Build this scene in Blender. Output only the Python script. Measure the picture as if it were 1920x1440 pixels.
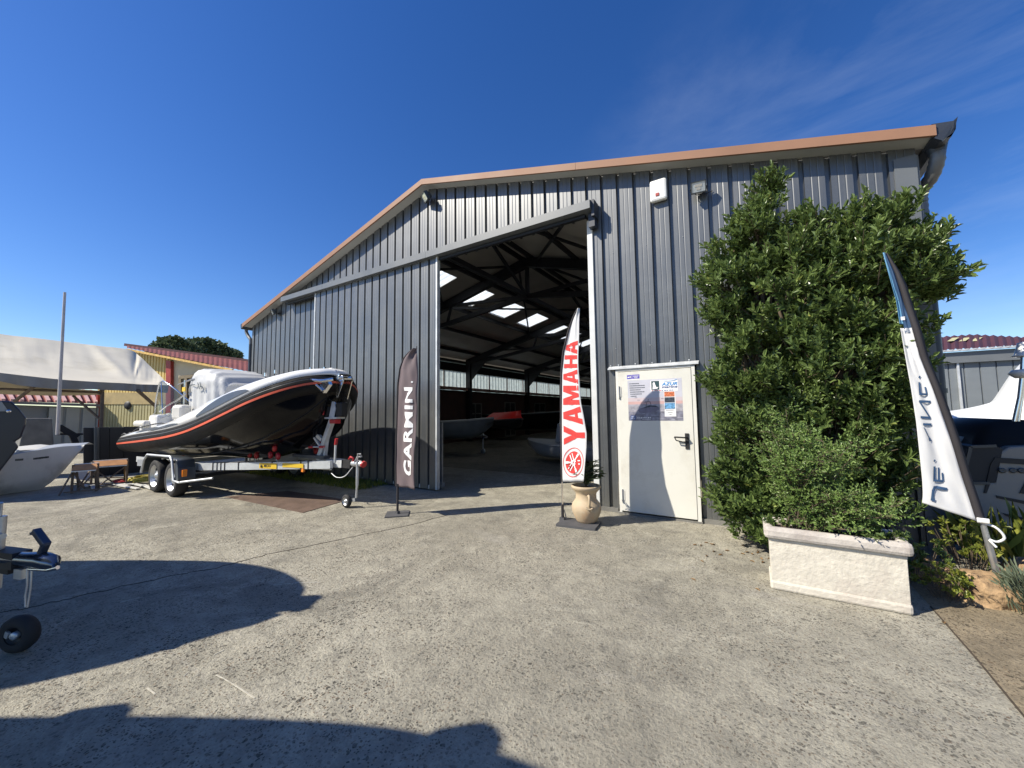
import bpy, bmesh, math, random
import numpy as np
from mathutils import Vector, Matrix
random.seed(7); rng = np.random.default_rng(11)
S = bpy.context.scene; COL = S.collection
for o in list(bpy.data.objects): bpy.data.objects.remove(o)

# ------------------------------------------------------------------ camera
R = np.array([[.84881, -.04903, -.52721], [.52862, .05546, .84703], [-.01248, -.99713, .07367]])
_u, _s, _v = np.linalg.svd(R); R = _u @ _v
EYE = np.array([0, 0, 1.5])
cam = bpy.data.objects.new('camera', bpy.data.cameras.new('camera')); COL.objects.link(cam)
M4 = Matrix.Identity(4)
for i in range(3):
    M4[i][0] = R[i, 0]; M4[i][1] = -R[i, 1]; M4[i][2] = -R[i, 2]; M4[i][3] = EYE[i]
cam.matrix_world = M4
cam.data.sensor_width = 36; cam.data.lens = 13.5; cam.data.clip_end = 2000; cam.data.clip_start = .05
S.camera = cam

# ------------------------------------------------------------------ sun, sky, exposure
TR = Vector((.93, 1.0, -1.26)).normalized()          # the way the sunlight travels
sun = bpy.data.objects.new('sun', bpy.data.lights.new('sun', 'SUN')); COL.objects.link(sun)
sun.rotation_euler = TR.to_track_quat('-Z', 'Y').to_euler()
sun.location = (-20, -20, 30)
sun.data.energy = 5.0; sun.data.angle = math.radians(.5); sun.data.color = (1, .93, .80)
W = bpy.data.worlds.new('World'); S.world = W; W.use_nodes = True
nt = W.node_tree; nt.nodes.clear()
def N(nt, t, **k):
    n = nt.nodes.new(t)
    for a, b in k.items(): setattr(n, a, b)
    return n
sky = N(nt, 'ShaderNodeTexSky', sky_type='NISHITA', sun_disc=False)
sky.sun_elevation = math.asin(-TR.z); sky.sun_rotation = math.atan2(-TR.x, -TR.y)
sky.altitude = 300; sky.air_density = 1.0; sky.dust_density = .25; sky.ozone_density = 3.0
gm = N(nt, 'ShaderNodeGamma'); gm.inputs[1].default_value = 1.02
hs = N(nt, 'ShaderNodeHueSaturation'); hs.inputs['Saturation'].default_value = 1.30; hs.inputs['Value'].default_value = 1.26; hs.inputs['Hue'].default_value = .513
nt.links.new(sky.outputs[0], hs.inputs['Color'])
tc = N(nt, 'ShaderNodeTexCoord'); mp = N(nt, 'ShaderNodeMapping'); mp.inputs['Scale'].default_value = (1.3, 1.9, 4.5); mp.inputs['Rotation'].default_value = (.25, .1, .5)
no = N(nt, 'ShaderNodeTexNoise'); no.inputs['Scale'].default_value = 1.1; no.inputs['Detail'].default_value = 9; no.inputs['Roughness'].default_value = .62; no.inputs['Distortion'].default_value = .4
no2 = N(nt, 'ShaderNodeTexNoise'); no2.inputs['Scale'].default_value = 1.3; no2.inputs['Detail'].default_value = 2
cr = N(nt, 'ShaderNodeValToRGB'); cr.color_ramp.elements[0].position = .46; cr.color_ramp.elements[1].position = .85
cr2 = N(nt, 'ShaderNodeValToRGB'); cr2.color_ramp.elements[0].position = .45; cr2.color_ramp.elements[1].position = .62
# thin cirrus only lies towards the east side of the sky
dt = N(nt, 'ShaderNodeVectorMath', operation='DOT_PRODUCT'); dt.inputs[1].default_value = (.42, .75, .25)
mr = N(nt, 'ShaderNodeMapRange'); mr.inputs[1].default_value = .35; mr.inputs[2].default_value = .88
mu = N(nt, 'ShaderNodeMath', operation='MULTIPLY'); mu2 = N(nt, 'ShaderNodeMath', operation='MULTIPLY'); mu3 = N(nt, 'ShaderNodeMath', operation='MULTIPLY'); mu3.inputs[1].default_value = .22
mix = N(nt, 'ShaderNodeMixRGB'); mix.inputs[2].default_value = (7, 8, 9.5, 1)
bg = N(nt, 'ShaderNodeBackground'); bg.inputs[1].default_value = .080
wo = N(nt, 'ShaderNodeOutputWorld')
L = nt.links.new
L(tc.outputs['Generated'], mp.inputs[0]); L(mp.outputs[0], no.inputs[0]); L(tc.outputs['Generated'], no2.inputs[0]); L(tc.outputs['Generated'], dt.inputs[0])
L(no.outputs[0], cr.inputs[0]); L(no2.outputs[0], cr2.inputs[0]); L(dt.outputs['Value'], mr.inputs[0])
L(cr.outputs[0], mu.inputs[0]); L(mr.outputs[0], mu.inputs[1]); L(mu.outputs[0], mu2.inputs[0]); L(cr2.outputs[0], mu2.inputs[1]); L(mu2.outputs[0], mu3.inputs[0])
L(hs.outputs[0], gm.inputs[0]); L(gm.outputs[0], mix.inputs[1]); L(mu3.outputs[0], mix.inputs[0]); L(mix.outputs[0], bg.inputs[0]); L(bg.outputs[0], wo.inputs[0])
S.view_settings.view_transform = 'Standard'; S.view_settings.look = 'None'
S.view_settings.exposure = 0.56; S.view_settings.gamma = 1.0

# ------------------------------------------------------------------ survey helpers (photo point -> real plane)
def ray(u, v): return R @ np.array([u - 960., v - 720., 720.])
def PY(u, v, Y): d = ray(u, v); return EYE + d * (Y / d[1])
def PX(u, v, X): d = ray(u, v); return EYE + d * (X / d[0])
def PZ(u, v, z=0.): d = ray(u, v); return EYE + d * ((z - 1.5) / d[2])

# ------------------------------------------------------------------ materials
MATS = {}
def mat(name, col, rough=.6, metal=0., var=.12, vscale=3., bump=0., bscale=40., spec=.5, trans=0., coat=0., stain=None, stscale=1.2, alpha=None, attr=None, emis=None):
    if name in MATS: return MATS[name]
    m = bpy.data.materials.new(name); m.use_nodes = True; t = m.node_tree
    b = t.nodes['Principled BSDF']; lk = t.links.new
    b.inputs['Roughness'].default_value = rough; b.inputs['Metallic'].default_value = metal
    b.inputs['Specular IOR Level'].default_value = spec
    if coat: b.inputs['Coat Weight'].default_value = coat; b.inputs['Coat Roughness'].default_value = .08
    tc = N(t, 'ShaderNodeTexCoord'); n = N(t, 'ShaderNodeTexNoise'); n.inputs['Scale'].default_value = vscale; n.inputs['Detail'].default_value = 5
    lk(tc.outputs['Object'], n.inputs[0])
    mr = N(t, 'ShaderNodeMapRange'); mr.inputs[1].default_value = .3; mr.inputs[2].default_value = .7
    mr.inputs[3].default_value = 1 - var; mr.inputs[4].default_value = 1 + var; lk(n.outputs[0], mr.inputs[0])
    hv = N(t, 'ShaderNodeVectorMath', operation='SCALE'); hv.inputs[0].default_value = col[:3]; lk(mr.outputs[0], hv.inputs['Scale'])
    out = hv.outputs[0]
    if attr:                       # per-leaf variation
        a = N(t, 'ShaderNodeAttribute', attribute_name='rnd'); r2 = N(t, 'ShaderNodeValToRGB')
        r2.color_ramp.elements[0].color = (*attr[0], 1); r2.color_ramp.elements[1].color = (*attr[1], 1)
        if len(attr) > 2:
            e = r2.color_ramp.elements.new(.93); e.color = (*attr[1], 1); r2.color_ramp.elements[2].color = (*attr[2], 1)
        lk(a.outputs['Fac'], r2.inputs[0])
        h2 = N(t, 'ShaderNodeVectorMath', operation='SCALE'); lk(r2.outputs[0], h2.inputs[0]); lk(mr.outputs[0], h2.inputs['Scale']); out = h2.outputs[0]
    if stain:
        n2 = N(t, 'ShaderNodeTexNoise'); n2.inputs['Scale'].default_value = stscale; n2.inputs['Detail'].default_value = 6; n2.inputs['Roughness'].default_value = .7
        lk(tc.outputs['Object'], n2.inputs[0]); r = N(t, 'ShaderNodeValToRGB'); r.color_ramp.elements[0].position = .5; r.color_ramp.elements[1].position = .68
        lk(n2.outputs[0], r.inputs[0]); mx = N(t, 'ShaderNodeMixRGB'); mx.inputs[2].default_value = (*stain, 1); lk(r.outputs[0], mx.inputs[0]); lk(out, mx.inputs[1]); out = mx.outputs[0]
    lk(out, b.inputs['Base Color'])
    if rough > .2:
        rr = N(t, 'ShaderNodeMapRange'); rr.inputs[1].default_value = .3; rr.inputs[2].default_value = .7; rr.inputs[3].default_value = rough * .88; rr.inputs[4].default_value = min(1, rough * 1.12)
        lk(n.outputs[0], rr.inputs[0]); lk(rr.outputs[0], b.inputs['Roughness'])
    if bump:
        n3 = N(t, 'ShaderNodeTexNoise'); n3.inputs['Scale'].default_value = bscale; n3.inputs['Detail'].default_value = 4; lk(tc.outputs['Object'], n3.inputs[0])
        bp = N(t, 'ShaderNodeBump'); bp.inputs['Distance'].default_value = bump; bp.inputs['Strength'].default_value = 1; lk(n3.outputs[0], bp.inputs['Height']); lk(bp.outputs[0], b.inputs['Normal'])
    if trans:
        tb = N(t, 'ShaderNodeBsdfTranslucent'); lk(out, tb.inputs[0]); ms = N(t, 'ShaderNodeMixShader'); ms.inputs[0].default_value = trans
        lk(b.outputs[0], ms.inputs[1]); lk(tb.outputs[0], ms.inputs[2]); lk(ms.outputs[0], t.nodes['Material Output'].inputs[0])
    if alpha is not None:
        tb = N(t, 'ShaderNodeBsdfTransparent'); tb.inputs[0].default_value = (.85, .9, .9, 1); ms = N(t, 'ShaderNodeMixShader'); ms.inputs[0].default_value = 1 - alpha
        lk(b.outputs[0], ms.inputs[1]); lk(tb.outputs[0], ms.inputs[2]); lk(ms.outputs[0], t.nodes['Material Output'].inputs[0])
    MATS[name] = m; return m
clad_m = mat('slate_cladding', (.062, .068, .073), .46, 0, .03, 1.2, .0003, 3.5, spec=1., coat=1., stain=(.085, .092, .096), stscale=2.2)
_b = clad_m.node_tree.nodes['Principled BSDF']; _b.inputs['Metallic'].default_value = .25; _b.inputs['Coat Weight'].default_value = .5; _b.inputs['Coat Roughness'].default_value = .30; _b.inputs['Coat IOR'].default_value = 1.7
def foot_dust(m):
    t = m.node_tree; bs = t.nodes['Principled BSDF']; src = bs.inputs['Base Color'].links[0].from_socket
    g = N(t, 'ShaderNodeNewGeometry'); sx = N(t, 'ShaderNodeSeparateXYZ'); t.links.new(g.outputs['Position'], sx.inputs[0])
    mr = N(t, 'ShaderNodeMapRange'); mr.inputs[1].default_value = .0; mr.inputs[2].default_value = .55; mr.inputs[3].default_value = .75; mr.inputs[4].default_value = 0.; t.links.new(sx.outputs[2], mr.inputs[0])
    n = N(t, 'ShaderNodeTexNoise'); n.inputs['Scale'].default_value = 5; n.inputs['Detail'].default_value = 6; t.links.new(g.outputs['Position'], n.inputs[0])
    mu = N(t, 'ShaderNodeMath', operation='MULTIPLY'); t.links.new(mr.outputs[0], mu.inputs[0]); t.links.new(n.outputs[0], mu.inputs[1])
    mp = N(t, 'ShaderNodeMapping'); mp.inputs['Scale'].default_value = (9, 9, .5); t.links.new(g.outputs['Position'], mp.inputs[0]); n2 = N(t, 'ShaderNodeTexNoise'); n2.inputs['Scale'].default_value = 1.; n2.inputs['Detail'].default_value = 5; t.links.new(mp.outputs[0], n2.inputs[0])
    r2 = N(t, 'ShaderNodeMapRange'); r2.inputs[1].default_value = .5; r2.inputs[2].default_value = .8; r2.inputs[3].default_value = 0.; r2.inputs[4].default_value = .45; t.links.new(n2.outputs[0], r2.inputs[0])
    ad = N(t, 'ShaderNodeMath', operation='MAXIMUM'); t.links.new(mu.outputs[0], ad.inputs[0]); t.links.new(r2.outputs[0], ad.inputs[1])
    mx = N(t, 'ShaderNodeMixRGB'); mx.inputs[2].default_value = (.17, .16, .135, 1); t.links.new(ad.outputs[0], mx.inputs[0]); t.links.new(src, mx.inputs[1]); t.links.new(mx.outputs[0], bs.inputs['Base Color'])
foot_dust(clad_m)
trim_m = mat('slate_trim', (.12, .13, .138), .42, 0, .06, 2, spec=.6)
trimd_m = mat('dark_trim', (.03, .036, .048), .4, 0, .08, 2)
copper_m = mat('copper_brown_flashing', (.27, .145, .09), .6, 0, .10, 1.5, spec=.3)
soffit_m = mat('soffit_panel', (.46, .46, .43), .6, 0, .08, 1.3)
steel_m = mat('dark_blue_steel', (.012, .014, .02), .55, 0, .2, 2)
ceil_m = mat('ceiling_panel', (.42, .41, .39), .7, 0, .12, 1.5)
brick_m = mat('brown_inner_wall', (.07, .035, .028), .85, 0, .3, 2.5, .004, 20)
innerd_m = mat('dark_inner_wall', (.03, .03, .032), .8, 0, .2, 1)
pink_m = mat('dusty_roof_edge', (.42, .26, .22), .7, 0, .2, 4)
sheet_m = mat('translucent_sheet', (.50, .57, .56), .5, 0, .15, 5, trans=.6)
skyl_m = mat('skylight_sheet', (.75, .8, .8), .5, 0, .1, 5, trans=.85)
white_m = mat('white_paint', (.66, .65, .60), .35, 0, .04, 2, spec=.5)
white2_m = mat('white_gelcoat', (.78, .78, .76), .16, 0, .03, 1.5, coat=.4)
jamb_m = mat('pale_jamb', (.60, .61, .60), .5, 0, .08, 4)
black_m = mat('black_rubber', (.012, .012, .013), .55, 0, .2, 5)
tube_m = mat('black_tube_fabric', (.009, .0092, .010), .5, 0, .12, 4, .0006, 8, spec=.2)
strake_m = mat('matt_black_strake', (.006, .006, .007), .75, 0, .1, 5, spec=.15)
tubeg_m = mat('grey_tube_fabric', (.08, .085, .09), .5, 0, .1, 3)
hull_m = mat('black_gelcoat', (.004, .004, .005), .11, 0, .1, 2, spec=.22)
orange_m = mat('orange_stripe', (.62, .10, .045), .5, 0, .08, 3)
galv_m = mat('galvanised_steel', (.55, .57, .59), .42, .75, .14, 9, .0008, 60)
galvp_m = mat('pale_galvanised', (.58, .60, .61), .5, .35, .12, 6)
chrome_m = mat('stainless_steel', (.75, .75, .76), .18, 1, .05, 4)
fend_m = mat('grey_plastic_fender', (.05, .058, .065), .35, 0, .15, 4)
tyre_m = mat('tyre_rubber', (.022, .022, .023), .8, 0, .3, 12, .002, 50)
rim_m = mat('silver_rim', (.55, .56, .57), .35, .7, .08, 6)
red_m = mat('red_plastic', (.42, .02, .025), .45, 0, .12, 5)
amber_m = mat('amber_lens', (.75, .22, .02), .25, 0, .08, 8)
yellow_m = mat('yellow_plate', (.72, .48, .03), .5, 0, .06, 6)
ink_m = mat('black_ink', (.015, .015, .016), .6, 0, .1, 5)
cover_m = mat('white_boat_cover', (.50, .505, .50), .55, 0, .06, 2, .006, 5)
clearp_m = mat('clear_plastic_sheet', (.55, .57, .58), .25, 0, .1, 4, .01, 7)
glass_m = mat('tinted_windscreen', (.05, .06, .06), .08, 0, .05, 2, alpha=.45)
seat_m = mat('cream_vinyl', (.66, .64, .58), .5, 0, .05, 4)
tarp_m = mat('dirty_white_tarpaulin', (.66, .61, .49), .75, 0, .07, .9, .006, 2, stain=(.55, .50, .38), stscale=.7)
val_m = mat('grey_tarpaulin_edge', (.26, .26, .26), .7, 0, .15, 1.5)
yel_m = mat('yellow_cladding', (.62, .47, .16), .55, 0, .08, 2)
yeld_m = mat('olive_cladding', (.40, .36, .19), .6, 0, .1, 2)
cream_m = mat('cream_render', (.62, .55, .38), .85, 0, .08, 3, .003, 25)
redp_m = mat('red_painted_steel', (.33, .04, .03), .5, 0, .1, 4)
rroof_m = mat('faded_red_roof_sheet', (.20, .07, .062), .85, 0, .18, 2, spec=.15)
rroofd_m = mat('dark_red_roof_sheet', (.075, .022, .026), .7, 0, .12, 2)
shed_m = mat('grey_shed_cladding', (.17, .19, .205), .5, 0, .08, 2)
shedp_m = mat('pale_shed_panel', (.30, .33, .33), .55, 0, .08, 2)
wood_m = mat('orange_wood', (.50, .24, .09), .65, 0, .2, 8)
rust_m = mat('rusty_frame', (.16, .12, .09), .7, .3, .3, 12)
grate_m = mat('rusty_plate', (.13, .085, .062), .8, .1, .25, 6, .003, 80, stain=(.09, .06, .05), stscale=3)
conc_m = mat('grey_concrete_block', (.17, .165, .15), .9, 0, .25, 4, .006, 20)
clay_m = mat('cream_clay', (.47, .37, .245), .75, 0, .12, 5, .002, 30, stain=(.52, .33, .18), stscale=3.5)
stone_m = mat('cast_stone', (.56, .52, .44), .85, 0, .10, 14, .006, 38, stain=(.45, .40, .34), stscale=3.2)
stonerim_m = mat('cast_stone_rim', (.47, .43, .385), .85, 0, .14, 9, .004, 40, stain=(.33, .29, .26), stscale=4)
soil_m = mat('dark_soil', (.06, .045, .03), .95, 0, .3, 20, .01, 40)
rock_m = mat('orange_sandstone', (.34, .225, .12), .95, 0, .35, 14, .035, 16, stain=(.16, .10, .055), stscale=9)
bark_m = mat('brown_bark', (.12, .09, .06), .9, 0, .3, 20, .003, 60)
leaf_m = mat('laurel_leaf', (0, 0, 0), .34, 0, .15, 2.5, spec=.5, trans=.22, attr=[(.055, .095, .028), (.19, .26, .075), (.38, .38, .10)])
leaf2_m = mat('small_light_leaf', (0, 0, 0), .42, 0, .15, 3, trans=.25, attr=[(.085, .15, .035), (.24, .34, .095), (.34, .37, .12)])
leaf3_m = mat('bright_yellow_leaf', (0, 0, 0), .45, 0, .15, 3, trans=.3, attr=[(.10, .14, .03), (.30, .32, .05), (.38, .34, .06)])
leaf4_m = mat('blue_grey_leaf', (0, 0, 0), .6, 0, .15, 3, trans=.2, attr=[(.10, .13, .08), (.20, .24, .16)])
leafd_m = mat('dark_tree_leaf', (0, 0, 0), .6, 0, .15, 1.0, trans=.15, attr=[(.055, .085, .04), (.15, .19, .09)])
palm_m = mat('narrow_green_leaf', (0, 0, 0), .45, 0, .15, 3, trans=.25, attr=[(.03, .055, .02), (.08, .12, .04)])
garm_m = mat('brown_black_flag', (.15, .115, .122), .75, 0, .06, 5, trans=.1)
flagw_m = mat('white_flag_cloth', (.74, .74, .74), .75, 0, .03, 5, trans=.25)
flagr_m = mat('red_print', (.62, .045, .04), .75, 0, .05, 9, trans=.1)
flagb_m = mat('navy_print', (.03, .075, .16), .7, 0, .08, 9, trans=.1)
flagbl_m = mat('light_blue_print', (.12, .30, .48), .7, 0, .08, 9, trans=.1)
sleeve_m = mat('black_flag_sleeve', (.028, .025, .028), .8, 0, .1, 8)
wprint_m = mat('white_print', (.8, .8, .8), .7, 0, .03, 9)
greyboat_m = mat('grey_hull_paint', (.24, .225, .20), .5, 0, .06, 1.5)
navyboat_m = mat('navy_hull_paint', (.018, .024, .04), .3, 0, .1, 1.5)
oldwhite_m = mat('weathered_white_hull', (.60, .60, .57), .5, 0, .08, 2.5, stain=(.42, .42, .39), stscale=1.6)
darkplate_m = mat('grey_base_plate', (.09, .09, .095), .6, .2, .1, 6)
blk_m = mat('black_panel', (.013, .014, .017), .6, 0, .2, 2)
lampg_m = mat('lamp_glass', (.5, .55, .58), .08, .4, .1, 20)

# ground: worn exposed-aggregate concrete
def ground_mat(name='worn_aggregate_concrete', tint=None):
    m = bpy.data.materials.new(name); m.use_nodes = True; t = m.node_tree; lk = t.links.new
    b = t.nodes['Principled BSDF']; b.inputs['Roughness'].default_value = .9; b.inputs['Specular IOR Level'].default_value = .25
    tc = N(t, 'ShaderNodeTexCoord'); P = tc.outputs['Object']
    def noise(sc, det=5, ro=.6, dist=0., vec=None):
        n = N(t, 'ShaderNodeTexNoise'); n.inputs['Scale'].default_value = sc; n.inputs['Detail'].default_value = det; n.inputs['Roughness'].default_value = ro; n.inputs['Distortion'].default_value = dist
        lk(vec or P, n.inputs[0]); return n.outputs[0]
    def ramp(x, a, b_, c0=0., c1=1.):
        r = N(t, 'ShaderNodeMapRange'); r.inputs[1].default_value = a; r.inputs[2].default_value = b_; r.inputs[3].default_value = c0; r.inputs[4].default_value = c1; lk(x, r.inputs[0]); return r.outputs[0]
    def mixc(f, a, b_):
        x = N(t, 'ShaderNodeMixRGB')
        for s, i in ((f, 0), (a, 1), (b_, 2)):
            if hasattr(s, 'links'): lk(s, x.inputs[i])
            else: x.inputs[i].default_value = s if not isinstance(s, tuple) else (*s, 1)
        return x.outputs[0]
    def math_(op, a, b_):
        x = N(t, 'ShaderNodeMath', operation=op)
        for s, i in ((a, 0), (b_, 1)):
            if hasattr(s, 'links'): lk(s, x.inputs[i])
            else: x.inputs[i].default_value = s
        return x.outputs[0]
    big = noise(.35, 6, .6); mid = noise(1.6, 6, .65, .6); fine = noise(60, 4, .6)
    base = mixc(ramp(big, .38, .62), (.35, .325, .255), (.52, .485, .385))
    base = mixc(ramp(mid, .42, .7, 0, .55), base, (.25, .232, .18))
    # pale washed streaks, stretched along the wall direction
    mpn = N(t, 'ShaderNodeMapping'); mpn.inputs['Scale'].default_value = (.35, 1.5, 1); mpn.inputs['Rotation'].default_value = (0, 0, .5); lk(P, mpn.inputs[0])
    st = noise(1.7, 7, .68, .9, mpn.outputs[0])
    base = mixc(ramp(st, .56, .70, 0, .6), base, (.46, .43, .37))
    base = mixc(ramp(noise(.9, 6, .7, 1.2), .54, .72, 0, .6), base, (.15, .145, .125))
    base = mixc(ramp(noise(.45, 5, .7, 2.), .56, .62, 0, .35), base, (.11, .105, .09))
    base = mixc(ramp(fine, .35, .65, 0, .35), base, (.19, .178, .15))
    base = mixc(ramp(noise(6.5, 6, .75, .4), .42, .66, 0, .50), base, (.19, .18, .15))
    base = mixc(ramp(noise(2.3, 7, .75, .8), .55, .70, 0, .55), base, (.56, .525, .42))
    # exposed stones and pits, thicker in the worn middle of the yard
    wear = ramp(noise(.28, 4, .6), .36, .60)
    v = N(t, 'ShaderNodeTexVoronoi'); v.inputs['Scale'].default_value = 78; v.inputs['Randomness'].default_value = 1
    dv = N(t, 'ShaderNodeMixRGB'); dv.inputs[0].default_value = .035
    nn = N(t, 'ShaderNodeTexNoise'); nn.inputs['Scale'].default_value = 22; lk(P, nn.inputs[0]); lk(P, dv.inputs[1]); lk(nn.outputs['Color'], dv.inputs[2]); lk(dv.outputs[0], v.inputs[0])
    sp = N(t, 'ShaderNodeSeparateColor'); lk(v.outputs['Color'], sp.inputs[0])
    isdark = math_('MULTIPLY', math_('GREATER_THAN', sp.outputs[0], .48), math_('LESS_THAN', v.outputs['Distance'], .36))
    isbrown = math_('MULTIPLY', math_('GREATER_THAN', sp.outputs[1], .80), math_('LESS_THAN', v.outputs['Distance'], .42))
    ispale = math_('MULTIPLY', math_('GREATER_THAN', sp.outputs[2], .85), math_('LESS_THAN', v.outputs['Distance'], .36))
    patchy = ramp(noise(3.2, 3, .6), .34, .56, .25, 1)
    dens = math_('MULTIPLY', math_('ADD', math_('MULTIPLY', wear, .65), .35), patchy)
    c = mixc(math_('MULTIPLY', isdark, math_('MULTIPLY', dens, .95)), base, (.05, .046, .038))
    c = mixc(math_('MULTIPLY', isbrown, math_('MULTIPLY', dens, .75)), c, (.21, .15, .10))
    c = mixc(math_('MULTIPLY', ispale, math_('MULTIPLY', dens, .55)), c, (.52, .48, .38))
    v2 = N(t, 'ShaderNodeTexVoronoi'); v2.inputs['Scale'].default_value = 31; lk(dv.outputs[0], v2.inputs[0])
    s2 = N(t, 'ShaderNodeSeparateColor'); lk(v2.outputs['Color'], s2.inputs[0])
    pit = math_('MULTIPLY', math_('MULTIPLY', math_('GREATER_THAN', s2.outputs[0], .58), math_('LESS_THAN', v2.outputs['Distance'], .30)), dens)
    c = mixc(math_('MULTIPLY', pit, .85), c, (.075, .07, .058))
    # hairline cracks
    vc = N(t, 'ShaderNodeTexVoronoi', feature='DISTANCE_TO_EDGE'); vc.inputs['Scale'].default_value = .33
    dv2 = N(t, 'ShaderNodeMixRGB'); dv2.inputs[0].default_value = .12; n5 = N(t, 'ShaderNodeTexNoise'); n5.inputs['Scale'].default_value = 1.6; n5.inputs['Detail'].default_value = 8
    lk(P, n5.inputs[0]); lk(P, dv2.inputs[1]); lk(n5.outputs['Color'], dv2.inputs[2]); lk(dv2.outputs[0], vc.inputs[0])
    crack = math_('MULTIPLY', math_('LESS_THAN', vc.outputs['Distance'], .0011), ramp(noise(.6, 3), .45, .55))
    c = mixc(math_('MULTIPLY', crack, .0), c, (.06, .055, .05))
    if tint:
        tm = N(t, 'ShaderNodeMixRGB', blend_type='MULTIPLY'); tm.inputs[0].default_value = 1; tm.inputs[2].default_value = (*tint, 1); lk(c, tm.inputs[1]); c = tm.outputs[0]
    lk(c, b.inputs['Base Color'])
    h = math_('ADD', math_('MULTIPLY', noise(42, 5, .75), 1.1), math_('MULTIPLY', noise(7, 5, .6), 1.2))
    h = math_('SUBTRACT', h, math_('MULTIPLY', pit, .8)); 
    h = math_('SUBTRACT', h, math_('MULTIPLY', math_('MULTIPLY', isdark, dens), .3))
    bp = N(t, 'ShaderNodeBump'); bp.inputs['Distance'].default_value = .017; bp.inputs['Strength'].default_value = 1; lk(h, bp.inputs['Height']); lk(bp.outputs[0], b.inputs['Normal'])
    return m
ground_m = ground_mat()

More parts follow.
